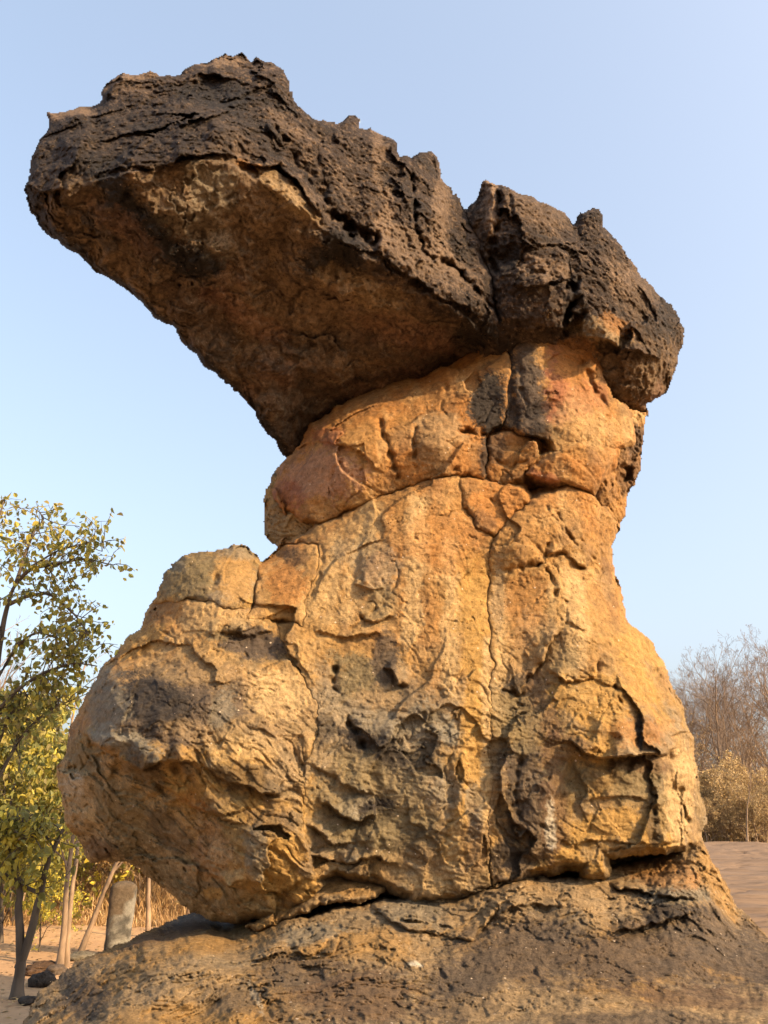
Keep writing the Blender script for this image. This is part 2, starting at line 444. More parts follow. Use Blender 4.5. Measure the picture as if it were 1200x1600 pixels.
# ---- distance fields
cap_face = tps([(75,180,8.6),(150,165,8.9),(230,112,9.3),(360,92,9.5),(440,105,9.6),(550,190,9.8),(680,248,10.1),(725,330,10.3),(100,240,7.9),(180,190,8.3),(250,200,8.0),
                (330,150,8.6),(380,170,8.3),(450,220,8.4),(560,290,8.75),(660,350,9.15),(740,430,9.6),(50,300,7.9),(100,290,7.6),(200,268,7.4),(300,240,7.5),(400,270,7.8),
                (510,355,8.2),(580,400,8.5),(650,445,8.9),(720,485,9.3),(775,530,9.75),(620,240,9.7),(480,160,9.3),(700,420,9.3),(600,340,8.75),(300,310,7.0),(420,360,7.4),(200,335,6.95),(540,440,7.95),(650,520,8.5),(100,360,7.2),(740,560,9.3)], 0.004)
cap_under = tps([(45,300,7.95),(100,290,7.5),(200,268,7.3),(300,240,7.35),(400,270,7.65),(510,355,8.1),(580,400,8.4),(650,445,8.8),(720,485,9.2),(775,530,9.7),
                 (130,370,8.15),(250,350,7.95),(200,450,8.85),(330,400,8.4),(300,520,9.4),(450,450,8.95),(400,600,10.1),(430,700,10.9),(500,560,9.95),(560,520,9.7),
                 (600,600,10.45),(700,540,10.1),(650,640,10.9),(760,580,10.4),(500,700,11.2),(330,300,7.8),(250,300,7.62),(430,345,8.1),(160,310,7.75)], 0.004)
cap_end = tps([(757,282,10.1),(900,345,10.5),(940,330,10.5),(1000,425,10.75),(1060,510,10.9),(730,332,10.35),(800,380,9.75),(760,350,9.95),(760,450,9.9),(770,520,10.08),(850,330,10.05),(900,420,9.75),(960,450,10.0),
               (1020,500,10.4),(900,500,9.72),(840,520,9.95),(950,530,9.8),(1000,560,10.1),(960,605,10.55),(1010,630,10.85),(1045,585,10.8),(900,570,10.4),(780,545,10.4),(850,590,11.0),(960,650,11.1)], 0.004)
neck_y = tps([(440,730,10.9),(430,760,10.8),(485,665,10.85),(470,770,10.35),(540,720,10.05),(560,650,10.35),(540,625,10.9),(640,606,10.75),(620,700,9.95),(730,575,10.45),(740,545,10.8),(700,700,9.95),(800,540,10.25),(800,620,9.9),
              (850,560,10.0),(900,650,9.85),(930,590,10.2),(950,640,10.2),(1005,660,10.6),(930,740,9.95),(980,760,10.4),(850,730,9.9),(770,720,10.0),(620,760,10.15),(520,800,10.3),(800,770,10.0),(960,810,10.4),(560,770,10.1)], 0.006)
body_y = tps([(430,860,10.7),(470,870,10.05),(520,830,10.2),(600,790,10.05),(700,760,9.95),(700,900,9.55),(600,900,9.62),(755,900,9.75),(520,950,9.65),(440,920,9.85),(330,900,9.85),(260,900,10.2),(240,950,10.1),(330,970,9.45),(380,870,10.2),
              (200,1010,9.9),(300,1080,8.95),(180,1080,9.4),(400,1030,9.25),(450,1100,9.15),(360,1150,8.75),(140,1120,9.6),(110,1150,9.9),(250,1170,8.75),(180,1160,9.05),
              (200,1250,9.35),(120,1250,10.0),(300,1250,9.0),(400,1250,8.85),(180,1330,10.05),(250,1360,9.95),(330,1400,9.6),(330,1330,9.25),(430,1340,9.0),(420,1430,9.5),(480,1300,9.05),(380,1400,9.3),
              (560,1050,9.4),(650,1050,9.28),(740,1050,9.25),(600,1150,9.12),(700,1150,9.08),(560,1250,9.1),(620,1250,9.05),(720,1280,9.05),(650,1390,9.2),(740,1375,9.15),(570,1340,9.2),
              (850,850,9.75),(900,800,9.85),(950,850,10.2),(800,860,9.7),(820,960,9.6),(900,960,9.5),(960,960,9.95),(820,1060,9.45),(900,1060,9.25),(990,1050,9.6),(1040,1080,10.05),
              (860,1150,9.15),(960,1150,9.1),(1030,1150,9.35),(1060,1200,9.65),(1090,1250,10.1),(850,1250,9.12),(950,1250,9.2),(1040,1250,9.4),(850,1340,9.2),(950,1310,9.25),(1050,1310,9.5),(800,790,9.95)], 0.004)
base_y = tps([(60,1560,8.9),(160,1488,9.7),(280,1432,12.2),(350,1440,11.6),(330,1455,10.1),(400,1455,9.6),(240,1464,9.7),(300,1476,8.8),(420,1462,9.0),(200,1530,8.0),(100,1590,7.8),(300,1560,7.4),(450,1475,8.5),(500,1430,9.2),(600,1415,9.3),(650,1450,8.7),(500,1530,7.6),(450,1600,6.6),
              (650,1520,7.9),(750,1480,8.3),(700,1570,7.2),(800,1400,9.0),(830,1430,8.7),(900,1400,9.0),(950,1440,8.6),(850,1500,8.0),(900,1550,7.3),(1000,1500,8.0),(1050,1400,9.1),(1085,1330,9.8),(1090,1430,8.9),
              (1100,1500,8.2),(1140,1400,9.8),(1190,1460,9.3),(1150,1500,8.5),(1250,1520,8.2),(1000,1560,7.1),(900,1600,6.5),(1200,1600,6.6),(600,1600,6.6),(300,1640,6.3),(100,1640,6.9),(600,1720,5.3),(1000,1720,5.3),(1300,1720,5.5),(100,1720,6.0),(0,1720,7.0),
              (420,1380,11.5),(700,1340,11.5),(1000,1310,11.5)], 0.004)

# ---- small relief for each kind of rock (metres, positive = set back)
def wv(P, k, a, s):
    return P + a * np.stack([fbm(P * k, 3, s), fbm(P * k + 7.7, 3, s + 1), fbm(P * k + 3.3, 3, s + 2)], 1)
def hairlines(P, k, s, w=0.02):
    """wandering natural cracks where a noise field changes sign, broken up by a mask"""
    n = fbm(P * k, 4, s, 0.55)
    return np.exp(-(np.abs(n) / w) ** 1.2) * sstep(0.02, 0.3, fbm(P * k * 1.3 + 4.4, 3, s + 5))
def relief_sand(P, u, v):
    Q = wv(P, 1.6, 0.22, 101)
    lowm = sstep(940, 1120, v)
    d = 0.05 * fbm(P * 0.9, 3, 1) + chips(wv(P, .8, .35, 105) * np.array([.8, .8, .65]), 110, .05, .17) + 0.012 * (0.5 - fbm(P * 2.4, 4, 2, ridged=True))
    soft = sstep(-0.25, 0.35, fbm(P * 0.55, 2, 10))
    d += (0.16 + 0.5 * lowm) * (0.2 + 0.8 * soft) * (chips(Q * np.array([1.5, 1.5, 1.2]), 111, .035, .10) + chips(Q * 3.6, 112, .016, .05))
    d += 0.35 * chips(Q * np.array([7, 7, 11]), 113, .007, .018)
    bz = P[:, 2] + 0.12 * P[:, 0] + 0.10 * fbm(P * 1.1, 3, 12)
    bd = fbm(np.stack([bz * 11, P[:, 0] * .6, P[:, 1] * .6], 1), 3, 13)
    d += (0.006 + 0.014 * lowm) * terrace(bd, 3, 0.1)
    fl = fbm(Q * np.array([1.1, 1.1, 1.9]) + 3.1, 4, 3)
    d += (0.035 + 0.05 * lowm) * (terrace(fl, 4, 0.07) - fl) + 0.010 * fbm(P * 11, 3, 4)
    d += 0.045 * hairlines(Q, np.array([1.0, 1.0, 1.2]), 181, .014) + 0.022 * hairlines(Q, 2.3, 182, .022)
    w1, _, _ = worley(wv(P, 8, .04, 120) * 13.0, 8)
    d += 0.005 * sstep(0.38, 0.12, w1) * sstep(0.0, 0.35, fbm(P * 1.6, 3, 9))
    return d
def relief_bed(P, u, v):
    """cross bedded boulder: curving proud layers"""
    Q = wv(P, 1.4, 0.25, 131)
    s = P[:, 2] * 1.0 + 0.6 * P[:, 0] + 0.25 * P[:, 1] + 0.35 * fbm(P * 0.8, 3, 41)
    lay = fbm(np.stack([s * 4.6, P[:, 0] * 0.5, P[:, 1] * 0.5], 1), 5, 42, .62)
    d = 0.08 * fbm(P * 0.9, 3, 1) + 0.10 * terrace(lay, 3, 0.07)
    d += chips(Q * np.array([0.9, 0.9, 1.5]), 114, .05, .14) + 0.6 * chips(Q * np.array([3, 3, 5]), 115, .016, .045) + 0.4 * chips(Q * 9, 116, .006, .018)
    d += 0.03 * (0.5 - fbm(P * 3.2, 4, 2, ridged=True)) + 0.012 * fbm(P * 11, 3, 4) + 0.06 * hairlines(Q, np.array([1.0, 1.0, 2.0]), 183)
    return d
def relief_cap(P, u, v):
    Q = wv(P, 1.5, 0.3, 141)
    d = 0.12 * fbm(P * 0.75, 3, 51) + 0.03 * (0.5 - fbm(P * 1.9, 4, 52, ridged=True))
    d += chips(Q * np.array([1.0, 1.0, 0.7]), 117, .06, .20) + (0.2 + 0.8 * sstep(0, .45, fbm(P * .9, 3, 56))) * (chips(Q * 3.4, 118, .02, .06) + chips(Q * 8, 119, .016, .045))
    w1, w2, _ = worley(P * 13.0, 54)
    d += 0.05 * w1 + 0.035 * worley(P * 24, 57)[0] + 0.04 * fbm(P * 10, 3, 55)
    return d
def relief_under(P, u, v):
    s = 0.75 * P[:, 1] - 0.35 * P[:, 0] + 0.6 * P[:, 2]
    t = 0.6 * P[:, 1] + 0.75 * P[:, 0]
    q = np.stack([s * 2.6 + 0.5 * fbm(P * 0.9, 2, 61), t * 0.8, P[:, 2] * 0.8], 1)
    f = fbm(q, 5, 62, 0.55)
    d = 0.08 * f + 0.15 * (terrace(f, 4, 0.06) - f) + 0.08 * fbm(P * 0.8, 3, 63) + 0.012 * fbm(P * 9, 3, 64)
    d += chips(wv(q, 1.2, .3, 151) * 0.9, 152, .04, .10) + chips(q * 2.2, 153, .014, .03) + 0.05 * hairlines(q, 0.8, 186, .02)
    return d
def relief_capmix(P, u, v):
    a = sstep(-0.04, 0.03, cap_under(u, v) - cap_face(u, v))
    return relief_cap(P, u, v) * (1 - a) + relief_under(P, u, v) * a
def relief_base(P, u, v):
    Q = wv(P, 1.3, 0.3, 161)
    f = fbm(Q * np.array([0.9, 0.9, 1.3]), 4, 71)
    g = fbm(Q * np.array([2.2, 2.2, 2.8]) + 0.3 * f[:, None], 4, 72)
    d = 0.17 * terrace(f, 4, 0.025) + 0.09 * terrace(g, 3, 0.03) + 0.008 * fbm(P * 11, 3, 73)
    d += 0.4 * chips(Q * np.array([1.6, 1.6, 2.4]), 162, .03, .07) + 0.5 * chips(Q * np.array([4, 4, 6]), 163, .014, .03)
    d += 0.10 * hairlines(Q, 1.5, 184, .014) + 0.05 * hairlines(Q, 3.1, 185, .022)
    return d * (1 - 0.6 * sstep(620, 760, u) * sstep(1440, 1500, v))

def mix1(a, b, t):
    return a * (1 - t) + b * t
# ---- colour of the stone itself
def mix(a, b, t):
    return a * (1 - t[:, None]) + b * t[:, None]
def colour_sand(P, u, v):
    a = sstep(-0.25, 0.35, fbm(P * 0.7, 4, 81)); b = sstep(-0.1, 0.5, fbm(P * 1.7 + 5, 4, 82)); c = sstep(0.1, 0.5, fbm(P * 2.6 + 9, 5, 83, .6))
    e = fbm(P * np.array([2.6, 2.6, 0.4]) + 2, 4, 99)
    nk = 1 - sstep(800, 920, v)
    col = mix(np.tile(C['ochre'], (len(P), 1)), C['orange'], np.clip(0.4 * nk + a * (0.5 + 0.3 * nk), 0, 1))
    col = mix(col, C['pale'], (0.6 - 0.35 * nk) * b)
    col = mix(col, C['pale'], 0.4 * sstep(.1, .45, e)); col = mix(col, C['brown'], 0.4 * sstep(.1, .5, -e))
    w1, _, _ = worley(wv(P, 6, .05, 171) * 15, 172)
    col = mix(col, C['brown'], 0.55 * sstep(.36, .18, w1) * sstep(-.1, .3, fbm(P * 1.2, 3, 173)))
    return mix(col, C['brown'], 0.45 * c)
def colour_low(P, u, v):
    a = sstep(-0.2, 0.3, fbm(P * 0.9, 4, 84)); b = sstep(-0.1, 0.3, fbm(P * 1.3 + 5, 5, 85, 0.62)); c = sstep(0.06, 0.36, fbm(P * 1.9 + 9, 5, 86, .6))
    col = mix(np.tile(C['yellow'] * 0.9, (len(P), 1)), C['tan'], a)
    col = mix(col, C['olive'], 0.6 * b)
    col = mix(col, C['grey'], 0.5 * sstep(.1, .4, fbm(P * 2.2 + 1, 4, 174)))
    return mix(col, C['char'], 0.5 * c)
def colour_body(P, u, v):
    w = sstep(960, 1150, v + 60 * fbm(P * 0.8, 3, 87))
    return mix(colour_sand(P, u, v), colour_low(P, u, v), w * 0.9)
def colour_cap(P, u, v):
    a = sstep(0.05, 0.55, fbm(P * np.array([1.6, 1.6, 0.7]), 4, 88)); b = sstep(0.1, 0.5, fbm(P * 1.1 + 4, 4, 89))
    w1, _, cid = worley(P * 17.0, 90)
    col = mix(np.tile(C['cap'], (len(P), 1)), C['caplit'], 0.34 * a + 0.42 * (cid > 0.84))
    return mix(col, C['black'], 0.6 * b)
def colour_under(P, u, v):
    s = 0.75 * P[:, 1] - 0.35 * P[:, 0] + 0.6 * P[:, 2]; t = 0.6 * P[:, 1] + 0.75 * P[:, 0]
    q = np.stack([s * 2.6, t * 0.5, P[:, 2] * 0.5], 1)
    a = sstep(-0.25, 0.3, fbm(q, 5, 91, .65)); b = sstep(0.12, 0.42, fbm(q * 1.8 + 3, 5, 92, .65)); c = sstep(0.15, 0.5, fbm(P * 0.9, 3, 93))
    col = mix(np.tile(C['under'], (len(P), 1)), C['undery'], a)
    col = mix(col, C['pink'] * 0.6, 0.5 * c)
    return mix(col, C['dark'], 0.7 * b)
def colour_capmix(P, u, v):
    a = sstep(0.05, 0.40, cap_under(u, v) - cap_face(u, v) + 0.55 * fbm(P * 1.4, 4, 94, .6))
    return mix(colour_cap(P, u, v), colour_under(P, u, v), a)
def colour_end(P, u, v):
    w = sstep(500, 600, v + 0.12 * (u - 900) + 45 * fbm(P * 2.0, 4, 95))
    return mix(colour_cap(P, u, v), colour_under(P, u, v) * 1.15, w)
def colour_base(P, u, v):
    a = sstep(-0.2, 0.3, fbm(P * 0.8, 4, 96)); b = sstep(0.0, 0.4, fbm(P * 1.6, 5, 97, 0.6)); c = sstep(0.1, 0.5, fbm(P * 3.2, 4, 98))
    col = mix(np.tile(C['tan'] * 1.1, (len(P), 1)), C['ochre'] * 1.0, a)
    col = mix(col, C['grey'], 0.4 * b)
    return mix(col, C['char'], 0.25 * c)

# ---- cap: long slab, end block, hanging lump
slab_outline = [p for p in SIL_CAP[:23]] + [(470,735),(600,700),(700,640),(758,600),(776,545),(778,500),(770,440),(752,385),(735,350),(727,331)] + SIL_CAP[SIL_CAP.index((725,328)):]
cap_slab = block("cap_slab", slab_outline, lambda u, v: smax(cap_face(u, v) + 0.16 * fbm(P2(u, v, 60.0), 4, 301), cap_under(u, v) + 0.14 * fbm(P2(u, v, 50.0), 4, 302), 0.07), relief_capmix, colour_capmix, M_CAP, ROCK, SIL_CAP,
    grow=4, seam=(8, 0.16), rim=(22, 0.22), thick=2.2, rough=1.35,
    feats=[('c', [(435,200),(465,255),(505,305),(515,330),(590,375)], 5, .22), ('c', [(515,330),(560,372),(598,380)], 9, .28), ('c', [(640,260),(650,325),(650,370),(665,395),(715,420),(740,450),(775,485)], 4, .25),
           ('c', [(494,225),(500,270),(512,310)], 3, .10), ('l', [(370,252),(440,262),(480,300),(510,356)], .20, 18, 30), ('b', 345,140,50,22,8,-.28), ('l', [(200,262),(262,262),(285,243),(345,236),(372,250)], .16, 22, 14),
           ('l', [(300,118),(345,120),(395,135)], .12, 16, 20), ('b', 345,205,45,22,10,.18), ('b', 452,305,62,20,40,.16), ('b', 120,215,30,40,0,.15), ('l', [(590,395),(650,440),(700,470),(770,505)], .16, 25, 30),
           ('b', 720,515,35,22,20,-.25), ('b', 430,400,20,45,20,-.12), ('b', 480,410,30,35,0,.12), ('b', 600,500,70,26,-10,-.12), ('b', 430,530,50,22,15,-.10), ('c', [(395,430),(440,455),(452,490)], 3, .05), ('g', [(460,700),(500,660),(560,622),(650,592),(720,562),(790,530)], 30, .75)],
    stains=[('p', [(200,272),(262,262),(345,240),(380,255),(480,310),(512,360),(480,400),(440,380),(300,400),(230,330)], 14, 'undery', .75),
            ('p', [(362,248),(430,262),(480,312),(510,352),(482,352),(440,322),(405,288),(372,272)], 5, 'undery', .9), ('p', [(380,252),(430,264),(475,310),(500,345),(470,340),(430,305)], 6, 'tan', .8), (390,260,20,8,20,'orange',.5), ('p', [(60,190),(160,160),(300,130),(400,140),(430,200),(360,235),(200,260),(205,290),(150,320),(60,300)], 20, 'black', .5),
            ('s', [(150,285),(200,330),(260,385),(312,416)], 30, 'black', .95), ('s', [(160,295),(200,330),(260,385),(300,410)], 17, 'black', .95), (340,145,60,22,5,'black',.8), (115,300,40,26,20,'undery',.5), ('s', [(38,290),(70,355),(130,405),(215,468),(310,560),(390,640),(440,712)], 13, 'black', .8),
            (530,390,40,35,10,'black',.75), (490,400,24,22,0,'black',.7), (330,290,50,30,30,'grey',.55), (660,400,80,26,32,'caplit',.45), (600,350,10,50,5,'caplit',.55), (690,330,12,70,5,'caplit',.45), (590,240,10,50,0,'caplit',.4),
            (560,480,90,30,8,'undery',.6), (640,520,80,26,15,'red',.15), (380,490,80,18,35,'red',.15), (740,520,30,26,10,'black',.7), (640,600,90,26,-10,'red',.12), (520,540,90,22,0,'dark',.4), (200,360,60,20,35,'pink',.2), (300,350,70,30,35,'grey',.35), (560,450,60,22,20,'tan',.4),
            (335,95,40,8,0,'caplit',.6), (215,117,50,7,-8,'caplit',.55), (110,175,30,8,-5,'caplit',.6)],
    label="dark pitted cap slab jutting out with brown underside")
end_outline = [(727,331),(735,350),(752,385),(770,440),(778,500),(762,540),(745,575),(810,620),(900,640),(985,660)] + SIL_CAP[SIL_CAP.index((1016,652)):SIL_CAP.index((725,328))]
cap_end_block = block("cap_end_block", end_outline, cap_end, relief_cap, colour_end, M_CAP, ROCK, SIL_CAP, grow=12, seam=(8, 0.13), rim=(26, 0.28), thick=2.2, rough=1.2,
    feats=[('b', 765,330,9,50,4,.16), ('c', [(778,290),(780,340),(768,390),(778,440)], 5, .2), ('c', [(798,300),(800,350)], 4, .10), ('c', [(850,318),(845,370)], 4, .10), ('b', 923,342,18,26,0,.15), ('c', [(902,345),(912,375)], 5, .12),
           ('c', [(893,400),(897,460),(880,505),(886,535)], 7, .25), ('b', 905,505,14,26,0,-.25), ('l', [(905,528),(950,535),(985,548),(1035,560)], .18, 24, 26), ('b', 940,520,35,16,10,.12), ('l', [(820,372),(860,385),(900,395)], .12, 14, 16), ('b', 790,400,22,14,0,-.2)],
    stains=[('s', [(764,285),(766,330),(772,362)], 11, 'caplit', .95), (935,520,45,18,15,'tan',.7), (965,510,26,14,20,'orange',.5), (905,545,30,16,20,'orange',.45), (1030,490,30,50,-20,'black',.6), (790,400,25,26,0,'black',.6), (895,480,14,40,10,'black',.5),
            (840,320,50,30,20,'caplit',.3), (990,450,30,50,-30,'caplit',.3), (960,600,50,22,20,'under',.6)],
    label="dark rough end block of the cap with small horn")
block("hanging_lump", [(788,430),(800,415),(820,388),(845,378),(872,392),(890,405),(893,440),(880,480),(872,508),(850,514),(825,500),(800,470)], tps([(840,430,9.42),(800,440,9.7),(885,440,9.6),(840,382,9.75),(850,510,9.85),(820,480,9.75),(870,470,9.6)], .01),
    relief_cap, colour_cap, M_CAP, ROCK, None, grow=6, seam=(16, 0.3), thick=.9, far=40, feats=[('l', [(795,445),(830,450),(860,440),(892,438)], .13, 20, 22), ('c', [(812,405),(835,425),(860,428)], 4, .08)],
    stains=[(835,470,45,26,0,'under',.7), (860,495,24,14,0,'tan',.7), (850,420,50,16,10,'caplit',.4)])

# ---- neck
N_kw = dict(relief=relief_sand)
neck_left = [(440,722),(467,680),(485,655),(532,625),(578,600),(642,586),(700,565),(740,540),(790,515),(796,580),(790,640),(786,662),(757,680),(763,700),(760,730),(758,752),(715,740),(654,753),(613,771),(537,800),(497,820),(470,812),(440,785),(428,768)]
block("neck_block", neck_left, neck_y, relief_sand, colour_sand, M_SAND, ROCK, SIL_BODY, grow=12, seam=(6, 0.11), rim=(30, 0.3), thick=2.4,
    feats=[('c', [(593,655),(603,685),(613,712),(622,753)], 4, .12), ('b', 686,690,34,44,8,.20), ('c', [(652,665),(648,700),(655,735)], 4, .10), ('c', [(668,740),(700,742),(716,725)], 3, .08), ('c', [(718,673),(745,680),(762,678)], 4, .18), ('l', [(440,700),(500,690),(560,705),(600,740)], .06, 40, 30), ('c', [(505,790),(515,750),(530,720)], 2.5, .04),
           ('c', [(648,720),(660,650),(680,640)], 4, .05), ('c', [(700,600),(690,640),(700,650)], 2.5, .04), ('b', 530,690,60,30,-20,.12)],
    stains=[(765,630,26,52,0,'dark',.9), (760,715,14,36,0,'dark',.75), (500,745,60,40,-20,'pink',.7), (510,680,26,16,0,'red',.5), (455,775,26,22,30,'red',.55), (685,690,36,46,0,'tan',.6), (540,620,90,14,-14,'tan',.4), (720,720,20,24,0,'orange',.6)])
block("neck_block", [(790,515),(850,500),(930,530),(962,620),(990,640),(985,690),(955,700),(930,742),(925,778),(887,755),(829,745),(823,742),(845,722),(864,707),(850,690),(820,680),(788,664),(790,640),(796,580)], neck_y, relief_sand, colour_sand, M_SAND, ROCK, SIL_BODY, grow=10,
    seam=(6, 0.11), rim=(24, 0.22), thick=2.4, feats=[('c', [(812,560),(818,600),(822,650)], 4, .08), ('b', 800,600,10,60,0,-.12), ('l', [(790,664),(830,680),(866,696)], .10, 20, 14), ('b', 835,670,26,16,0,.10), ('c', [(905,560),(930,600),(945,640)], 6, .12), ('b', 930,575,20,16,30,.10), ('b', 850,640,28,10,-10,-.07)],
    stains=[('s', [(818,545),(828,600),(832,655)], 26, 'char', .9), ('s', [(792,550),(796,610),(800,660)], 11, 'black', .85), ('s', [(868,550),(872,610),(868,650)], 16, 'red', .6), (890,570,30,22,30,'orange',.7), (845,680,26,18,0,'black',.7), (905,680,40,60,0,'pale',.35), (920,620,30,22,0,'red',.35), (838,640,24,10,-10,'black',.6)])
block("neck_block", [(765,683),(800,676),(838,690),(840,712),(822,742),(815,758),(770,752),(758,745)], lambda u, v: neck_y(u, v) + .02, relief_sand, colour_sand, M_SAND, ROCK, None, grow=10, seam=(7, 0.14), thick=1.6, far=60,
    stains=[(775,700,12,26,0,'dark',.6), (815,745,22,10,0,'black',.4)], feats=[('c', [(772,720),(800,728),(830,715)], 3, .05)])
block("neck_block", [(829,745),(823,742),(845,722),(864,707),(905,690),(960,700),(955,730),(925,778),(887,757)], lambda u, v: neck_y(u, v) - .06, relief_sand, colour_sand, M_SAND, ROCK, None, grow=24, seam=(8, 0.12), thick=1.6, far=60, stains=[(850,745,24,10,20,'red',.5)])
block("neck_flank", [(960,640),(1000,636),(1025,640),(1020,740),(990,830),(962,830),(955,800),(925,778),(930,742),(950,700),(975,690)], lambda u, v: neck_y(u, v) + .05, relief_cap, colour_sand, M_SAND, ROCK, SIL_BODY, grow=10, seam=(12, 0.16), rim=(22, .2), thick=2.5, far=80,
    feats=[('c', [(990,690),(985,730),(965,770)], 6, .15), ('b', 995,700,14,26,0,-.12), ('b', 972,745,12,16,0,-.14)], stains=[(985,720,24,50,10,'brown',.6), (995,690,16,24,0,'dark',.5), (985,650,26,10,0,'pale',.5)])
block("neck_wedge", [(424,735),(440,745),(432,770),(446,792),(475,815),(500,822),(470,840),(432,860),(405,842),(408,776)], lambda u, v: neck_y(u, v) + .25, relief_bed, colour_low, M_SAND, ROCK, SIL_BODY, grow=10, seam=(8, .12), rim=(20, .2), thick=2, far=60, stains=[(440,815,40,40,0,'tan',.6)])

# ---- body
block("keystone_block", [(719,752),(747,752),(790,756),(819,766),(828,784),(793,810),(772,840),(747,824),(723,796)], lambda u, v: body_y(u, v) - .06, relief_sand, colour_sand, M_SAND, ROCK, None, grow=10, seam=(9, 0.14), thick=1.6, far=60,
    feats=[('c', [(745,770),(790,790)], 2.5, .04)], stains=[(775,790,50,36,0,'orange',.8), (755,815,22,14,30,'brown',.5)])
column = [(430,857),(497,822),(537,802),(613,773),(654,755),(715,741),(723,796),(747,824),(772,840),(765,875),(762,899),(763,973),(768,1039),(765,1113),(768,1200),(764,1300),(768,1385),(725,1392),(645,1408),(640,1398),(622,1386),(588,1368),(525,1362),(490,1372),(474,1300),(474,1255),(476,1192),(498,1139),(496,1102),(479,1067),(457,1037),(435,980),(457,972),(474,980),(479,937),(496,894),(498,850),(470,845)]
block("pedestal_column", column, body_y, relief_sand, colour_body, M_SAND, ROCK, SIL_BODY, grow=14, seam=(5, 0.045), rim=(24, .2), thick=2.0, fade=(1030, 1110),
    feats=[('c', [(528,1037),(520,1071),(531,1093)], 5, .14), ('c', [(546,1123),(561,1158),(578,1171)], 5, .14), ('l', [(546,1123),(590,1165),(640,1175)], .07, 30, 24), ('c', [(612,1065),(640,1070)], 3, .06), ('l', [(600,1040),(625,1066),(642,1068)], .08, 30, 20), ('b', 687,1080,9,9,0,-.10), ('b', 700,1078,10,8,0,.06),
           ('l', [(495,1245),(525,1269),(556,1282),(590,1275)], .12, 30, 24), ('l', [(480,1285),(520,1320),(560,1320)], .08, 24, 20), ('c', [(664,1110),(668,1140),(680,1146)], 3, .06), ('l', [(665,1145),(700,1150),(716,1148)], .05, 24, 12), ('c', [(716,1105),(716,1150)], 3, .05),
           ('c', [(658,1160),(668,1185),(680,1188)], 3, .06), ('b', 580,890,26,40,0,.08), ('l', [(555,915),(580,925),(605,920)], .08, 30, 16), ('c', [(505,850),(500,900),(485,940)], 3, .04), ('c', [(552,985),(570,960),(600,940)], 4, .06), ('l', [(490,985),(540,995),(600,990)], .06, 24, 16),
           ('b', 640,830,14,50,0,.05), ('b', 720,1230,8,110,2,.05), ('b', 700,1250,9,60,2,-.06), ('l', [(480,1195),(520,1210),(560,1235),(605,1245)], .06, 26, 20), ('b', 560,880,8,60,10,-.05), ('l', [(560,960),(590,975),(615,960)], .07, 24, 12), ('b', 610,1310,40,20,0,.06), ('l', [(457,1293),(481,1332),(525,1352),(588,1339),(626,1356)], .12, 30, 26)],
    stains=[('s', [(655,790),(650,880),(640,1000)], 15, 'pale', .75), ('s', [(705,850),(708,1000),(700,1080)], 13, 'pale', .65), ('s', [(585,800),(560,870),(545,960)], 15, 'pale', .6), ('s', [(520,840),(515,930)], 10, 'pale', .5), ('p', [(482,1045),(620,1035),(660,1085),(722,1110),(722,1158),(690,1200),(650,1300),(560,1335),(490,1330),(476,1250)], 22, 'grey', .55), ('p', [(560,1160),(690,1190),(680,1290),(610,1330),(540,1280)], 24, 'olive', .5), ('p', [(520,1030),(610,1020),(620,1090),(540,1100)], 16, 'olive', .6), (590,890,30,40,0,'grey',.5), (590,950,32,28,0,'olive',.5), (540,860,26,18,0,'grey',.4), (735,970,14,40,5,'brown',.65), (740,1000,20,30,0,'brown',.3), (560,1060,40,36,20,'olive',.6), (600,1030,18,50,0,'char',.7), (600,1100,50,26,0,'tan',.7), (600,1130,60,22,20,'grey',.6), (590,1170,50,22,20,'dark',.8), (660,1130,26,36,0,'grey',.7),
            (700,1140,20,26,0,'grey',.8), (665,1180,18,26,20,'dark',.6), (500,1140,22,22,0,'dark',.5), (560,1260,40,26,20,'grey',.65), (585,1270,26,22,0,'dark',.85), (520,1240,40,36,30,'olive',.5), ('s', [(740,880),(745,1100),(735,1240),(705,1330)], 22, 'yellow', .75), ('s', [(760,1000),(758,1300)], 7, 'pale', .8),
            (740,1270,16,46,0,'grey',.55), (700,1240,30,26,0,'grey',.4), (600,1300,90,26,0,'olive',.55), (660,1320,50,26,0,'dark',.35), (680,1380,46,16,0,'pale',.6), ('s', [(715,1290),(705,1350)], 12, 'pale', .7), (700,840,60,50,0,'orange',.45), (560,840,40,30,0,'pale',.35), (740,1310,22,40,0,'brown',.4), (560,1200,40,22,20,'olive',.4)],
    label="orange central column streaked with grey and yellow stains")
rightcol = [(772,840),(793,810),(828,784),(835,780),(887,757),(925,778),(955,800),(962,830),(985,850),(1030,960),(1120,1120),(1125,1300),(1090,1318),(1050,1321),(1000,1323),(940,1331),(939,1362),(917,1366),(918,1346),(880,1348),(840,1361),(780,1378),(768,1385),(764,1300),(768,1200),(765,1113),(768,1039),(763,973),(762,899),(765,875)]
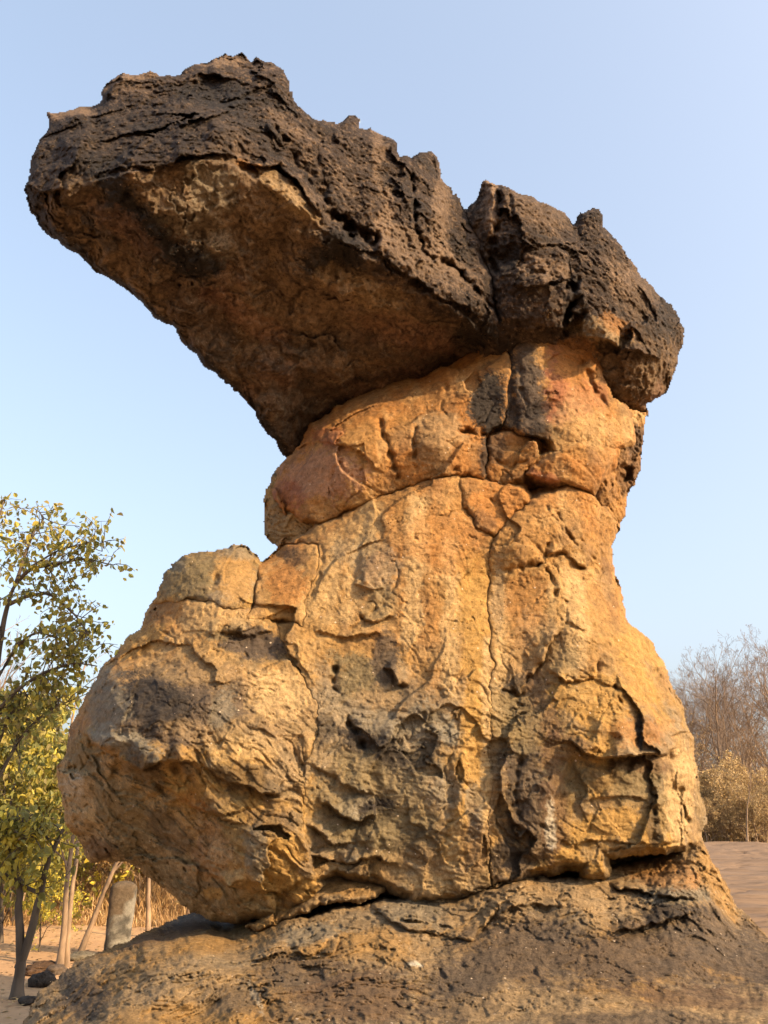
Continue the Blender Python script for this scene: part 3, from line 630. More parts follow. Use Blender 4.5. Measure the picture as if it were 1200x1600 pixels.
block("pedestal_flank", rightcol, body_y, relief_sand, colour_body, M_SAND, ROCK, SIL_BODY, grow=14, seam=(6, 0.09), rim=(30, .3), thick=2.0, fade=(1030, 1110),
    feats=[('b', 812,845,46,46,0,.14), ('c', [(776,888),(784,892),(821,887),(850,878),(858,845)], 3.5, .12), ('c', [(858,872),(885,868),(915,890)], 4, .10), ('l', [(850,870),(885,866),(918,888)], .07, 26, 14), ('c', [(852,885),(863,917),(882,941),(884,965)], 3, .09),
           ('l', [(779,1074),(812,1083),(840,1045),(863,1003),(887,964)], .10, 40, 10), ('c', [(779,1076),(812,1081),(840,1043),(858,1010)], 4, .08), ('l', [(854,1043),(887,1064),(929,1057),(938,1020)], .09, 30, 12), ('c', [(929,1057),(935,1030),(942,1015)], 3, .08), ('c', [(957,1066),(965,1090),(985,1105)], 4, .08),
           ('l', [(885,1152),(915,1178),(950,1184),(1000,1180),(1035,1180),(1060,1168)], .34, 40, 32), ('b', 850,1250,30,70,0,.10), ('c', [(815,1180),(806,1240),(812,1310)], 7, .12), ('b', 905,1230,22,40,0,-.08), ('c', [(1018,1210),(1022,1260),(1018,1320)], 4, .10), ('c', [(1060,1230),(1072,1270),(1078,1290)], 5, .12),
           ('l', [(910,1250),(960,1245),(1020,1255),(1060,1250)], .05, 20, 14), ('l', [(880,1313),(940,1316),(1000,1318),(1080,1312)], .08, 24, 6), ('c', [(830,1330),(870,1320),(900,1326)], 4, .07), ('b', 830,1345,40,16,0,-.10), ('c', [(845,1290),(880,1320)], 3, .05), ('c', [(935,1110),(937,1090)], 3, .05), ('c', [(998,1115),(1000,1160)], 5, .06),
           ('l', [(850,1150),(885,1160),(930,1150)], .05, 20, 12), ('b', 1070,1115,7,14,0,-.2), ('l', [(1050,1150),(1070,1142),(1088,1152)], .08, 10, 10), ('c', [(850,790),(880,830),(915,850)], 2.5, .05), ('c', [(870,800),(900,850),(930,880)], 2.5, .05), ('l', [(870,960),(910,985),(940,970)], .04, 20, 12), ('b', 960,1100,50,40,0,.08)],
    stains=[('p', [(790,1090),(870,1060),(890,1140),(870,1180),(790,1180)], 18, 'olive', .6), ('s', [(780,900),(782,1040),(778,1150)], 9, 'pale', .6), ('s', [(890,900),(900,1000),(910,1080)], 16, 'pale', .5), ('s', [(812,1190),(828,1250),(840,1320),(815,1350)], 32, 'char', .75), (800,1260,10,70,0,'dark',.5), (870,1250,22,90,0,'brown',.6), (845,1100,36,50,-20,'brown',.6), (800,1120,40,50,0,'olive',.55), (875,1030,26,24,0,'olive',.5), (805,1070,24,12,-20,'dark',.6), (985,1215,40,30,0,'olive',.65), (905,1220,26,36,0,'olive',.6), (1040,1260,30,46,0,'olive',.55),
            (860,1290,8,36,0,'white',.55), (950,1290,60,26,0,'yellow',.7), (940,1090,70,40,0,'yellow',.6), (1000,1145,40,22,0,'orange',.5), (1000,1145,6,26,0,'dark',.8), (1065,1240,22,80,5,'pale',.7), (1000,1010,40,50,30,'yellow',.6), (820,950,30,60,0,'orange',.4), (778,930,8,60,0,'tan',.7), (840,1000,40,40,-30,'tan',.4), (800,1340,30,16,0,'dark',.5), (1000,1195,50,10,0,'brown',.5), (1020,1290,8,40,0,'dark',.6), (900,1160,30,10,20,'brown',.5)],
    label="orange right flank of the pedestal with undercut ledge")
block("pedestal_block", [(409,880),(430,857),(470,845),(498,850),(496,894),(479,937),(474,980),(457,972),(422,968),(383,966),(398,945),(401,920)], lambda u, v: body_y(u, v) - .02, relief_sand, colour_sand, M_SAND, ROCK, SIL_BODY, grow=12, seam=(8, 0.12), rim=(20, .15), thick=2.2, far=60,
    feats=[('b', 450,910,36,40,0,.08)], stains=[(450,915,30,30,0,'orange',.7), (465,870,20,14,0,'brown',.5)])
block("shoulder_knob", [(242,940),(225,930),(230,860),(300,840),(420,835),(409,880),(401,920),(392,948),(350,955),(322,940),(288,941)], lambda u, v: body_y(u, v) - .05, relief_sand, colour_low, M_SAND, ROCK, SIL_BODY, grow=10, seam=(12, 0.2), rim=(26, .3), thick=2.5, far=80,
    feats=[('b', 372,862,20,14,0,.10), ('c', [(350,860),(342,900),(326,925)], 5, .06)], stains=[(290,895,50,40,0,'olive',.8), (370,900,30,40,0,'ochre',.7), (375,862,26,12,0,'grey',.6), (270,880,20,14,0,'grey',.5)])
boulder = [(245,926),(288,941),(322,940),(350,955),(392,948),(383,966),(422,968),(435,980),(457,1037),(479,1067),(496,1102),(498,1139),(476,1192),(474,1255),(474,1300),(490,1372),(484,1376),(500,1385),(476,1410),(440,1430),(413,1450),(300,1470),(80,1380),(60,1200),(90,1080),(190,960)]
def boulder_y(u, v):
    return body_y(u, v)
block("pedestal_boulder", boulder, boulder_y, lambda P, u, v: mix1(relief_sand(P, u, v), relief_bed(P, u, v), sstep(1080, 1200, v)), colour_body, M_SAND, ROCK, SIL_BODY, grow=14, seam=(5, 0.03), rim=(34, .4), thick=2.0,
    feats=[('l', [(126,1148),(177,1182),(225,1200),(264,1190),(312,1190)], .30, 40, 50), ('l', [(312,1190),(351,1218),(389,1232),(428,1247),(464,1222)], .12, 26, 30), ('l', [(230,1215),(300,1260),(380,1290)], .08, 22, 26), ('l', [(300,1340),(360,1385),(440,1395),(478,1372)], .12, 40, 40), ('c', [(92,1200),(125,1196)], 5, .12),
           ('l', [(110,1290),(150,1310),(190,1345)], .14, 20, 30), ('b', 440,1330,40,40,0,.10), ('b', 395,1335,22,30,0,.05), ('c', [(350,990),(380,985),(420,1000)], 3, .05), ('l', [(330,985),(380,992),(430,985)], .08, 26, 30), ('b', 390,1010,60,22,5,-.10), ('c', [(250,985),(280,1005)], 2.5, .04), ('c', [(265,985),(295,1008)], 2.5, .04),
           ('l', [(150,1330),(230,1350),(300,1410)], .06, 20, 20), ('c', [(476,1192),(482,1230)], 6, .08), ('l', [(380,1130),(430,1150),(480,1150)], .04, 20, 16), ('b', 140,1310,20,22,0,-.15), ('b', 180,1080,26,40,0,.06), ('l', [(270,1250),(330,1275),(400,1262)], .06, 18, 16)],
    stains=[('p', [(95,1165),(220,1205),(330,1290),(420,1410),(330,1450),(130,1360),(85,1230)], 20, 'pale', .75), ('p', [(110,1180),(200,1215),(300,1290),(300,1400),(130,1340)], 26, 'grey', .35), ('p', [(160,1072),(250,1045),(335,1062),(380,1100),(340,1150),(260,1160),(200,1150),(145,1130)], 24, 'char', .88), ('p', [(330,985),(400,975),(455,1010),(462,1045),(400,1040),(350,1020)], 18, 'olive', .7), (400,1006,55,24,14,'char',.85), (340,985,30,14,0,'olive',.5), (235,1095,60,38,10,'dark',.9), (385,1090,40,22,10,'char',.4), (345,1110,16,30,20,'grey',.5), (170,1110,30,50,0,'grey',.6), (190,1160,55,16,20,'grey',.85), (300,1050,60,16,0,'tan',.45), (440,1080,44,40,0,'pale',.65), (330,960,50,22,0,'pale',.55), (220,1000,40,22,-30,'yellow',.5), (150,1050,22,22,0,'grey',.5),  # first patch: sand bounce light on the undercut, painted in as paler colour
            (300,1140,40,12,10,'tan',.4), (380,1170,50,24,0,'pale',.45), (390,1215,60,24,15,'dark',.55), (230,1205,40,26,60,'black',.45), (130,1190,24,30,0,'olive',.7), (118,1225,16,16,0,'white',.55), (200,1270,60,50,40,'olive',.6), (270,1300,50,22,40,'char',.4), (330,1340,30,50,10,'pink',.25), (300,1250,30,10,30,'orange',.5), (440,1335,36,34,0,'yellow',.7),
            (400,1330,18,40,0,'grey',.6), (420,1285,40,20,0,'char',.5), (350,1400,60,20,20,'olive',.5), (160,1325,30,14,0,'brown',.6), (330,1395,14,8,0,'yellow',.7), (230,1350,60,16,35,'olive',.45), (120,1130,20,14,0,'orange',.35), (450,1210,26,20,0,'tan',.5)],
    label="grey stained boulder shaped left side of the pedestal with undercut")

# ---- pieces wedged in the seam and the base
block("seam_slab", [(385,1450),(405,1436),(470,1412),(487,1376),(520,1372),(560,1376),(600,1390),(585,1400),(540,1410),(500,1412),(450,1436),(400,1452)], tps([(390,1445,9.6),(480,1400,9.35),(600,1392,9.35),(520,1380,9.6),(540,1405,9.25),(450,1430,9.35)], .01), relief_sand, colour_base, M_BASE, ROCK, None, grow=4, seam=(10, .14), thick=2, far=30,
    feats=[('c', [(485,1385),(500,1408)], 3, .06)], stains=[(540,1390,60,12,0,'ochre',.7), (440,1425,40,12,-20,'ochre',.5)])
base_edge = [(385,1462),(413,1449),(447,1443),(523,1425),(580,1412),(647,1403),(725,1393),(780,1381),(830,1376),(920,1370),(950,1356),(1000,1346),(1085,1324)]
block("base_ledge", SIL_BASE, lambda u, v: base_y(u, v), relief_base, colour_base, M_BASE, ROCK, SIL_BASE, grow=0, seam=(8, .02), rim=(14, .12), thick=2.6, step=1.8,
    feats=[('v', base_edge, 0.8), ('c', [(440,1480),(500,1488),(515,1470),(528,1455)], 4, .08), ('l', [(385,1502),(440,1492),(520,1488),(530,1458)], .14, 40, 24), ('l', [(940,1372),(970,1390),(1025,1397),(1092,1404)], .14, 30, 24), ('l', [(955,1458),(1025,1442),(1092,1424)], .16, 30, 26), ('l', [(775,1435),(800,1415),(840,1412),(900,1420)], .08, 26, 24),
           ('c', [(945,1372),(975,1400),(1000,1412)], 4, .08), ('c', [(395,1560),(420,1580),(425,1600)], 4, .05), ('c', [(460,1580),(480,1587),(528,1585)], 3, .05), ('c', [(690,1510),(705,1560)], 7, .06), ('c', [(210,1490),(215,1515),(180,1545)], 3, .04), ('c', [(140,1535),(200,1540),(250,1525)], 3, .04), ('b', 720,1440,60,24,0,.0),
           ('c', [(520,1525),(545,1520),(565,1510),(590,1512)], 4, .07), ('c', [(1080,1340),(1105,1368)], 4, .08), ('b', 1118,1366,7,5,30,-.12), ('b', 840,1455,70,26,0,-.10), ('c', [(830,1510),(850,1545),(870,1560)], 4, .04), ('c', [(960,1545),(1050,1540),(1110,1550)], 3, .03), ('c', [(1000,1330),(1030,1360),(1050,1350)], 3, .05)],
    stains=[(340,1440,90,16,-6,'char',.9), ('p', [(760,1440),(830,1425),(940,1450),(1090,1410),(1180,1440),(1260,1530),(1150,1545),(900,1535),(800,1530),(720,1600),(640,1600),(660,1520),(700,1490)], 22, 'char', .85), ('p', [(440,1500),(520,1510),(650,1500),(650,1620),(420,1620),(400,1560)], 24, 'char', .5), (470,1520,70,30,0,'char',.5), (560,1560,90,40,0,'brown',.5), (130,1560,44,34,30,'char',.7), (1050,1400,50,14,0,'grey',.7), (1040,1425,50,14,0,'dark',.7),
            (590,1470,60,26,20,'ochre',.6), (560,1440,40,16,0,'grey',.4), (480,1460,50,14,-10,'grey',.7), (280,1455,90,10,-16,'brown',.6), (340,1470,80,16,-10,'ochre',.5), (300,1540,80,30,0,'tan',.5), (250,1590,80,26,0,'ochre',.4), (1120,1380,14,60,-25,'ochre',.7), (1030,1360,60,22,10,'orange',.45), (860,1400,60,16,0,'tan',.6),
            (900,1580,200,22,3,'tan',.45), (1100,1560,100,18,5,'brown',.6), (1000,1600,160,16,0,'char',.6), (650,1508,14,4,10,'white',.9), (400,1560,5,26,-20,'white',.5), (250,1480,20,8,0,'tan',.5), (370,1560,50,24,0,'char',.4)],
    label="flaky bedrock ledge darkened at its foot")
block("base_slab", [(582,1412),(600,1408),(650,1401),(715,1396),(780,1381),(832,1376),(800,1400),(786,1412),(765,1432),(735,1469),(685,1462),(645,1452),(605,1437)], lambda u, v: base_y(u, v) - .16, relief_base, colour_base, M_BASE, ROCK, None, grow=5, seam=(10, .14), thick=1.2, far=30,
    feats=[('l', [(600,1432),(650,1440),(690,1445),(720,1450)], .06, 20, 14), ('c', [(640,1420),(660,1425),(680,1440)], 3, .05), ('c', [(715,1400),(740,1415)], 2.5, .04)], stains=[(650,1425,60,26,10,'grey',.6), (740,1415,50,20,-20,'tan',.7), (735,1455,14,10,0,'char',.6)])

# the solid inside of the rock behind the open joint at its foot
block("core", [(400,1330),(560,1310),(800,1300),(1000,1290),(1085,1285),(1080,1345),(1000,1375),(900,1400),(640,1440),(420,1470),(360,1440)], tps([(400,1400,10.6),(600,1380,10.5),(800,1350,10.5),(1000,1330,10.9),(1080,1310,10.9),(700,1300,10.4),(700,1430,10.5)], .01),
    relief_sand, colour_base, M_BASE, ROCK, None, grow=2, seam=(10, .1), thick=1.2, far=40, step=4.0)

# ------------------------------------------------------------------ ground
def terrain(x, y):
    x = np.asarray(x, np.float64); y = np.asarray(y, np.float64)
    low = 1 - sstep(-3.6, -0.4, x + 0.05 * (y - 10))
    z = -1.22 * low - 0.02
    P = np.stack([x, y, 0 * x], -1).reshape(-1, 3)
    n = (0.10 * fbm(P * 0.16, 3, 201) + 0.025 * fbm(P * 0.9, 3, 202)).reshape(x.shape)
    return z + n * sstep(3, 14, np.hypot(x, y - 6))
def ground_material(name, c1, c2, c3, bump=0.35, stretch=(1, 1, 1)):
    m = bpy.data.materials.new(name); m.use_nodes = True
    t = m.node_tree; L = t.links; b = t.nodes["Principled BSDF"]
    b.inputs["Roughness"].default_value = 0.95; b.inputs["Specular IOR Level"].default_value = 0.2
    tc = nd(t, "ShaderNodeTexCoord"); mp = nd(t, "ShaderNodeMapping"); mp.inputs["Scale"].default_value = stretch
    L.new(tc.outputs["Object"], mp.inputs["Vector"])
    n1 = nd(t, "ShaderNodeTexNoise"); n1.inputs["Scale"].default_value = 0.55; n1.inputs["Detail"].default_value = 8; n1.inputs["Roughness"].default_value = 0.65
    n2 = nd(t, "ShaderNodeTexNoise"); n2.inputs["Scale"].default_value = 7; n2.inputs["Detail"].default_value = 8; n2.inputs["Roughness"].default_value = 0.75
    for n in (n1, n2): L.new(mp.outputs[0], n.inputs["Vector"])
    r1 = nd(t, "ShaderNodeMapRange"); r1.inputs[1].default_value = 0.38; r1.inputs[2].default_value = 0.62; L.new(n1.outputs["Fac"], r1.inputs[0])
    r2 = nd(t, "ShaderNodeMapRange"); r2.inputs[1].default_value = 0.5; r2.inputs[2].default_value = 0.72; L.new(n2.outputs["Fac"], r2.inputs[0])
    a = nd(t, "ShaderNodeMix", data_type='RGBA'); L.new(r1.outputs[0], a.inputs[0]); a.inputs[6].default_value = (*c1, 1); a.inputs[7].default_value = (*c2, 1)
    c = nd(t, "ShaderNodeMix", data_type='RGBA'); L.new(r2.outputs[0], c.inputs[0]); L.new(a.outputs[2], c.inputs[6]); c.inputs[7].default_value = (*c3, 1)
    L.new(c.outputs[2], b.inputs["Base Color"])
    bp = nd(t, "ShaderNodeBump"); bp.inputs["Strength"].default_value = bump; bp.inputs["Distance"].default_value = 0.08
    L.new(n2.outputs["Fac"], bp.inputs["Height"]); L.new(bp.outputs[0], b.inputs["Normal"])
    return m
M_SOIL = ground_material("sandy_soil", (.50, .325, .18), (.42, .26, .14), (.27, .175, .105))
M_PAVE = ground_material("sandstone_pavement", (.235, .160, .106), (.175, .119, .08), (.08, .056, .04), 0.5, (0.14, 1.9, 1))
M_PATH = ground_material("packed_path", (.25, .21, .175), (.21, .175, .15), (.17, .135, .105))

def grid_faces(H, W):
    i = np.arange(H * W).reshape(H, W)
    return np.stack([i[:-1, :-1].ravel(), i[:-1, 1:].ravel(), i[1:, 1:].ravel(), i[1:, :-1].ravel()], 1)
tx = np.linspace(-5.0, 5.0, 300); ty = np.linspace(-4.2, 5.0, 300)
gx, gy = np.meshgrid(12 * np.sinh(tx), 14 + 12 * np.sinh(ty))
gz = terrain(gx, gy)
tag(mesh_obj("ground", np.stack([gx, gy, gz], -1).reshape(-1, 3), grid_faces(300, 300), M_SOIL), kind="structure")

# flat sandstone pavement to the right of the rock, with low broken steps
px_ = np.linspace(2.2, 34, 180); py_ = 9.5 * np.exp(np.linspace(0, math.log(62 / 9.5), 320))
gx, gy = np.meshgrid(px_, py_)
P = np.stack([gx, gy, 0 * gx], -1).reshape(-1, 3)
Q = P * np.array([0.16, 0.55, 1]); Q = Q + 0.35 * np.stack([fbm(Q * 1.3, 3, 211), fbm(Q * 1.3 + 5, 3, 212), 0 * Q[:, 0]], 1)
f = fbm(Q, 5, 213, 0.55)
st = 0.2 * terrace(f, 3, 0.02) + 0.02 * fbm(Q * 3.1 + 2, 4, 214) + 0.006 * fbm(P * 2.5, 3, 215) - 0.14 * hairlines(Q, 1.3, 216, .03)
ed = np.minimum.reduce([sstep(2.2, 3.2, gx), 1 - sstep(31, 34, gx), 1 - sstep(57, 62, gy)]).ravel()
gz = terrain(gx, gy).ravel() + (0.10 + st) * ed - 0.02 * (1 - ed)
tag(mesh_obj("rock_pavement", np.stack([gx.ravel(), gy.ravel(), gz], -1), grid_faces(320, 180), M_PAVE), kind="structure")

# path crossing behind the left side
t = np.linspace(0, 1, 60); s = np.linspace(-1, 1, 9)
cx = -30 + 27 * t; cy = 36.5 - 5 * t + 1.2 * np.sin(5 * t)
gx = cx[None] + 0 * s[:, None]; gy = cy[None] + s[:, None] * 1.5
gz = terrain(gx, gy) + 0.012
tag(mesh_obj("path", np.stack([gx, gy, gz], -1).reshape(-1, 3), grid_faces(9, 60), M_PATH), kind="structure")

# ------------------------------------------------------------------ vegetation materials
def bark_material(name, c1, c2, scale=6.0):
    m = bpy.data.materials.new(name); m.use_nodes = True
    t = m.node_tree; L = t.links; b = t.nodes["Principled BSDF"]; b.inputs["Roughness"].default_value = 0.9
    tc = nd(t, "ShaderNodeTexCoord"); mp = nd(t, "ShaderNodeMapping"); mp.inputs["Scale"].default_value = (1, 1, 0.3)
    n = nd(t, "ShaderNodeTexNoise"); n.inputs["Scale"].default_value = scale; n.inputs["Detail"].default_value = 7
    L.new(tc.outputs["Object"], mp.inputs[0]); L.new(mp.outputs[0], n.inputs["Vector"])
    r = nd(t, "ShaderNodeMapRange"); r.inputs[1].default_value = 0.35; r.inputs[2].default_value = 0.65; L.new(n.outputs["Fac"], r.inputs[0])
    a = nd(t, "ShaderNodeMix", data_type='RGBA'); L.new(r.outputs[0], a.inputs[0]); a.inputs[6].default_value = (*c1, 1); a.inputs[7].default_value = (*c2, 1)
    L.new(a.outputs[2], b.inputs["Base Color"])
    bp = nd(t, "ShaderNodeBump"); bp.inputs["Strength"].default_value = 0.6; bp.inputs["Distance"].default_value = 0.03
    L.new(n.outputs["Fac"], bp.inputs["Height"]); L.new(bp.outputs[0], b.inputs["Normal"])
    return m
def leaf_material(name, transl=0.45):
    m = bpy.data.materials.new(name); m.use_nodes = True
    t = m.node_tree; L = t.links; b = t.nodes["Principled BSDF"]; b.inputs["Roughness"].default_value = 0.55
    at = nd(t, "ShaderNodeAttribute"); at.attribute_name = "tint"
    oi = nd(t, "ShaderNodeObjectInfo")
    hs = nd(t, "ShaderNodeHueSaturation"); L.new(at.outputs["Color"], hs.inputs["Color"])
    r = nd(t, "ShaderNodeMapRange"); L.new(oi.outputs["Random"], r.inputs[0]); r.inputs[3].default_value = 0.8; r.inputs[4].default_value = 1.2
    L.new(r.outputs[0], hs.inputs["Value"])
    L.new(hs.outputs[0], b.inputs["Base Color"])
    tr = nd(t, "ShaderNodeBsdfTranslucent"); L.new(hs.outputs[0], tr.inputs["Color"])
    ms = nd(t, "ShaderNodeMixShader"); ms.inputs[0].default_value = transl
    L.new(b.outputs[0], ms.inputs[1]); L.new(tr.outputs[0], ms.inputs[2])
    L.new(ms.outputs[0], t.nodes["Material Output"].inputs["Surface"])
    return m
M_BARK = bark_material("grey_bark", (.06, .045, .033), (.11, .085, .062))
M_PALE = bark_material("pale_bark", (.32, .225, .15), (.15, .105, .07), 9.0)
M_TWIG = bark_material("dry_twig", (.15, .105, .074), (.22, .155, .11), 3.0)
M_LEAF = leaf_material("leaf")
M_DRY = leaf_material("dry_leaf", 0.25)

# ------------------------------------------------------------------ tree builders
def tubes(paths):
    VV, FF, n = [], [], 0
    for pts, rad, k in paths:
        pts = np.asarray(pts, np.float64); rad = np.asarray(rad, np.float64)
        T = np.gradient(pts, axis=0); T /= np.linalg.norm(T, axis=1)[:, None] + 1e-9
        ref = np.where(np.abs(T[:, 2:3]) > 0.9, np.array([[1., 0, 0]]), np.array([[0, 0, 1.]]))
        A = np.cross(T, ref); A /= np.linalg.norm(A, axis=1)[:, None] + 1e-9
        B = np.cross(T, A)
        an = np.linspace(0, 2 * math.pi, k, endpoint=False)
        R = pts[:, None] + rad[:, None, None] * (np.cos(an)[None, :, None] * A[:, None] + np.sin(an)[None, :, None] * B[:, None])
        VV.append(R.reshape(-1, 3))
        m = len(pts); i = np.arange(m * k).reshape(m, k) + n; j = np.roll(i, -1, 1)
        FF.append(np.stack([i[:-1].ravel(), j[:-1].ravel(), j[1:].ravel(), i[1:].ravel()], 1))
        n += m * k
    return np.concatenate(VV), np.concatenate(FF)
def wander(rg, p, d, L, n, wob, up):
    pts = [np.array(p, float)]; d = np.array(d, float)
    for i in range(n):
        d = d + rg.normal(0, wob, 3) + np.array([0, 0, up]); d /= np.linalg.norm(d)
        pts.append(pts[-1] + d * L / n)
    return np.array(pts)
def branch_out(rg, pts, r0, r1, level, maxl, out, tips, cfg):
    """children of one limb, recursively; out[level] collects tube paths"""
    L = np.linalg.norm(np.diff(pts, axis=0), axis=1).sum()
    nch = cfg['n'][min(level, len(cfg['n']) - 1)]
    lo = cfg['from'] if level == 0 else 0.2
    for c in range(nch):
        t = lo + (1 - lo) * (c + rg.random()) / nch
        x = t * (len(pts) - 1); i = min(int(x), len(pts) - 2); f = x - i
        p = pts[i] * (1 - f) + pts[i + 1] * f
        d = pts[i + 1] - pts[i]; d /= np.linalg.norm(d) + 1e-9
        side = rg.normal(0, 1, 3); side -= d * side.dot(d); side /= np.linalg.norm(side)
        ang = cfg['ang'] * (0.7 + 0.6 * rg.random())
        nd_ = d * math.cos(ang) + side * math.sin(ang)
        ln = L * cfg['len'] * (1.15 - 0.6 * t) * (0.7 + 0.6 * rg.random())
        rr = (r0 + (r1 - r0) * t) * cfg['rad']
        k = 5 if level == 0 else 3
        q = wander(rg, p, nd_, ln, 5 if level < 1 else 3, cfg['wob'], cfg['up'])
        out.setdefault(level + 1, []).append((q, np.linspace(rr, max(rr * 0.3, cfg['rmin']), len(q)), k))
        if level + 1 < maxl:
            branch_out(rg, q, rr, rr * 0.3, level + 1, maxl, out, tips, cfg)
        if level + 1 >= maxl - 1:
            tips.append(q)
def leaf_cloud(rg, tips, per, size, cols, droop=0.6, wid=0.42):
    """folded ovate leaves along twig paths"""
    N = len(tips) * per
    T = np.array([t[-1] * (w := rg.random()) + t[max(0, len(t) - 2)] * (1 - w) for t in tips for _ in range(per)])
    T = T + rg.normal(0, size * 0.55, T.shape)
    d = rg.normal(0, 1, (N, 3)); d[:, 2] -= droop * 1.6; d /= np.linalg.norm(d, axis=1)[:, None]
    s = np.cross(d, rg.normal(0, 1, (N, 3))); s /= np.linalg.norm(s, axis=1)[:, None] + 1e-9
    nn = np.cross(d, s)
    L = size * (0.6 + 0.8 * rg.random(N))[:, None]
    f = nn * L * .10
    V = np.stack([T, T + d * L * .28 + s * L * wid * .8 + f, T + d * L * .62 + s * L * wid * .75 + f, T + d * L - nn * L * .12,
                  T + d * L * .62 - s * L * wid * .75 + f, T + d * L * .28 - s * L * wid * .8 + f], 1).reshape(-1, 3)
    i = np.arange(N)[:, None] * 6
    F = np.concatenate([i + np.array([[0, 1, 2, 3]]), i + np.array([[0, 3, 4, 5]])])
    cols = np.array(cols); pick = cols[rg.integers(0, len(cols), N)] * (0.75 + 0.5 * rg.random(N))[:, None]
    return V, F, np.repeat(pick, 6, 0)
GREEN = [(0.244, 0.251, 0.065), (0.308, 0.292, 0.073), (0.194, 0.203, 0.056), (0.389, 0.324, 0.082), (0.276, 0.227, 0.082)]
YELL = [(0.551, 0.454, 0.073), (0.406, 0.356, 0.073), (0.308, 0.292, 0.065), (0.68, 0.566, 0.082), (0.244, 0.235, 0.065)]
BROWN = [(.30, .19, .09), (.24, .15, .075), (.35, .23, .11), (.27, .19, .085)]
TAN = [(.48, .34, .15), (.42, .29, .13), (.35, .25, .11), (.50, .37, .19)]

def make_tree(name, seed, height, r0, cfg, maxl, bark, leaves=None, lean=(0, 0), split=1):
    rg = np.random.default_rng(seed)
    root = empty(name)
    trunk = wander(rg, (0, 0, -0.15), (lean[0], lean[1], 1), height, 9, 0.07, 0.03)
    out = {0: [(trunk, np.linspace(r0, r0 * 0.25, len(trunk)) * (1 + 0.5 * np.exp(-np.arange(len(trunk)) * 1.5)), 7)]}
    tips = []
    branch_out(rg, trunk, r0, r0 * 0.25, 0, maxl, out, tips, cfg)
    V, F = tubes([p for l in range(split + 1) for p in out.get(l, [])])
    mesh_obj("trunk", V, F, bark, root)
    V, F = tubes([p for l in out if l > split for p in out[l]])
    cr = mesh_obj("crown", V, F, M_TWIG if bark is not M_BARK else M_BARK, root)
    if leaves:
        V, F, c = leaf_cloud(rg, tips, *leaves)
        lf = mesh_obj("foliage", V, F, leaves_mat[0], cr, c, smooth=False)
        lf["kind"] = "stuff"
    return root
leaves_mat = [M_LEAF]
def copy_tree(o, parent=None):
    c = o.copy(); c.parent = parent; COL.objects.link(c)
    for ch in o.children: copy_tree(ch, c)
    return c
def place(o, x, y, rz, s, dz=0.0, sz=None):
    o.location = (x, y, float(terrain(x, y)) + dz); o.rotation_euler = (0, 0, rz); o.scale = (s, s, sz or s)

BARE = dict(n=[11, 7, 5, 4], ang=0.62, len=0.52, rad=0.55, wob=0.14, up=0.06, rmin=0.010)
BARE['from'] = 0.28
SLIM = dict(n=[7, 4, 3], ang=0.6, len=0.36, rad=0.5, wob=0.13, up=0.05, rmin=0.006)
SLIM['from'] = 0.5
BUSH = dict(n=[9, 6, 4], ang=0.75, len=0.6, rad=0.55, wob=0.2, up=0.02, rmin=0.006)
BUSH['from'] = 0.08

def scatter(protos, spots, labels, cat, group):
    used = set()
    for k, (x, y, s) in enumerate(spots):
        i = k % len(protos)
        o = protos[i] if i not in used else copy_tree(protos[i])
        used.add(i)
        place(o, x, y, k * 2.4, s)
        tag(o, labels(s) if callable(labels) else labels[i], cat, group)

# ---- right side: bare grey trees beyond the pavement, dry shrubs at their foot
rg = np.random.default_rng(5)
bare = [make_tree("bare_tree", 300 + i, 11.8, 0.15, BARE, 4, M_PALE) for i in range(3)]
ur = lambda u, y: (u - 600) / FPX * y / 1.055
ul = lambda u, y: (u - 600) / FPX * y / 1.10
spots = [(ur(u, y), y, s) for u, y, s in [(1132,66,1.04),(1197,70,1.12),(1082,72,.92),(1160,76,1.05),(1106,80,1.08),(1062,68,.76),(1048,76,.9),(1182,62,.72),(1224,66,1.0),(1246,75,1.1),(1030,72,.8),(1142,90,1.2),(1092,92,1.15),(1204,92,1.25),(1153,60,.55),(1268,64,1.0),(1115,70,.95),(1172,84,1.1),(1066,84,1.0),(1300,80,1.1),(1330,70,1.0),(1365,76,1.1)]]
scatter(bare, spots, lambda s: "tall leafless grey tree with fine upright twigs beyond the sandstone pavement" if s > 1.02 else "shorter leafless grey tree among the taller bare trees beyond the pavement" if s > .7 else "small leafless tree before the taller bare trees beyond the pavement", "tree", "bare trees beyond the pavement")
leaves_mat[0] = M_DRY
russet = [make_tree("russet_tree", 320 + i, 7.5, 0.11, BUSH, 3, M_PALE, (10, .12, BROWN, .3, .3)) for i in range(2)]
scatter(russet, [(ur(u, y), y, s) for u, y, s in [(1072,64,1.0),(1050,61,.85),(1100,74,.9),(1190,78,.9),(1150,73,.8),(1225,70,.9)]], ["russet leaved bushy tree standing among the bare grey trees"] * 2, "tree", "russet trees by the pavement")
shrub = [make_tree("dry_shrub", 340 + i, 2.6, 0.05, dict(BUSH, n=[13, 8, 5]), 3, M_PALE, (5, .10, TAN, .1, .22)) for i in range(3)]
sp = [(ur(1062 + 15 * i, 57), 56.5 + 2.5 * rg.random() + 3 * (i % 2), 1.15 + .5 * rg.random()) for i in range(14)] + [(ur(1285 + 17 * i, 57), 57 + 3 * rg.random(), 1.2 + .4 * rg.random()) for i in range(6)] + [(ur(1078 + 19 * i, 53), 53 + 2 * rg.random(), .75 + .3 * rg.random()) for i in range(8)]
scatter(shrub, sp, lambda s: "large tan dry leaved shrub on the far edge of the pavement" if s > 1.1 else "small tan dry shrub in front of the larger shrubs edging the pavement", "shrub", "dry shrubs edging the pavement")
sap = make_tree("thin_sapling", 360, 4.2, 0.06, SLIM, 3, M_PALE)
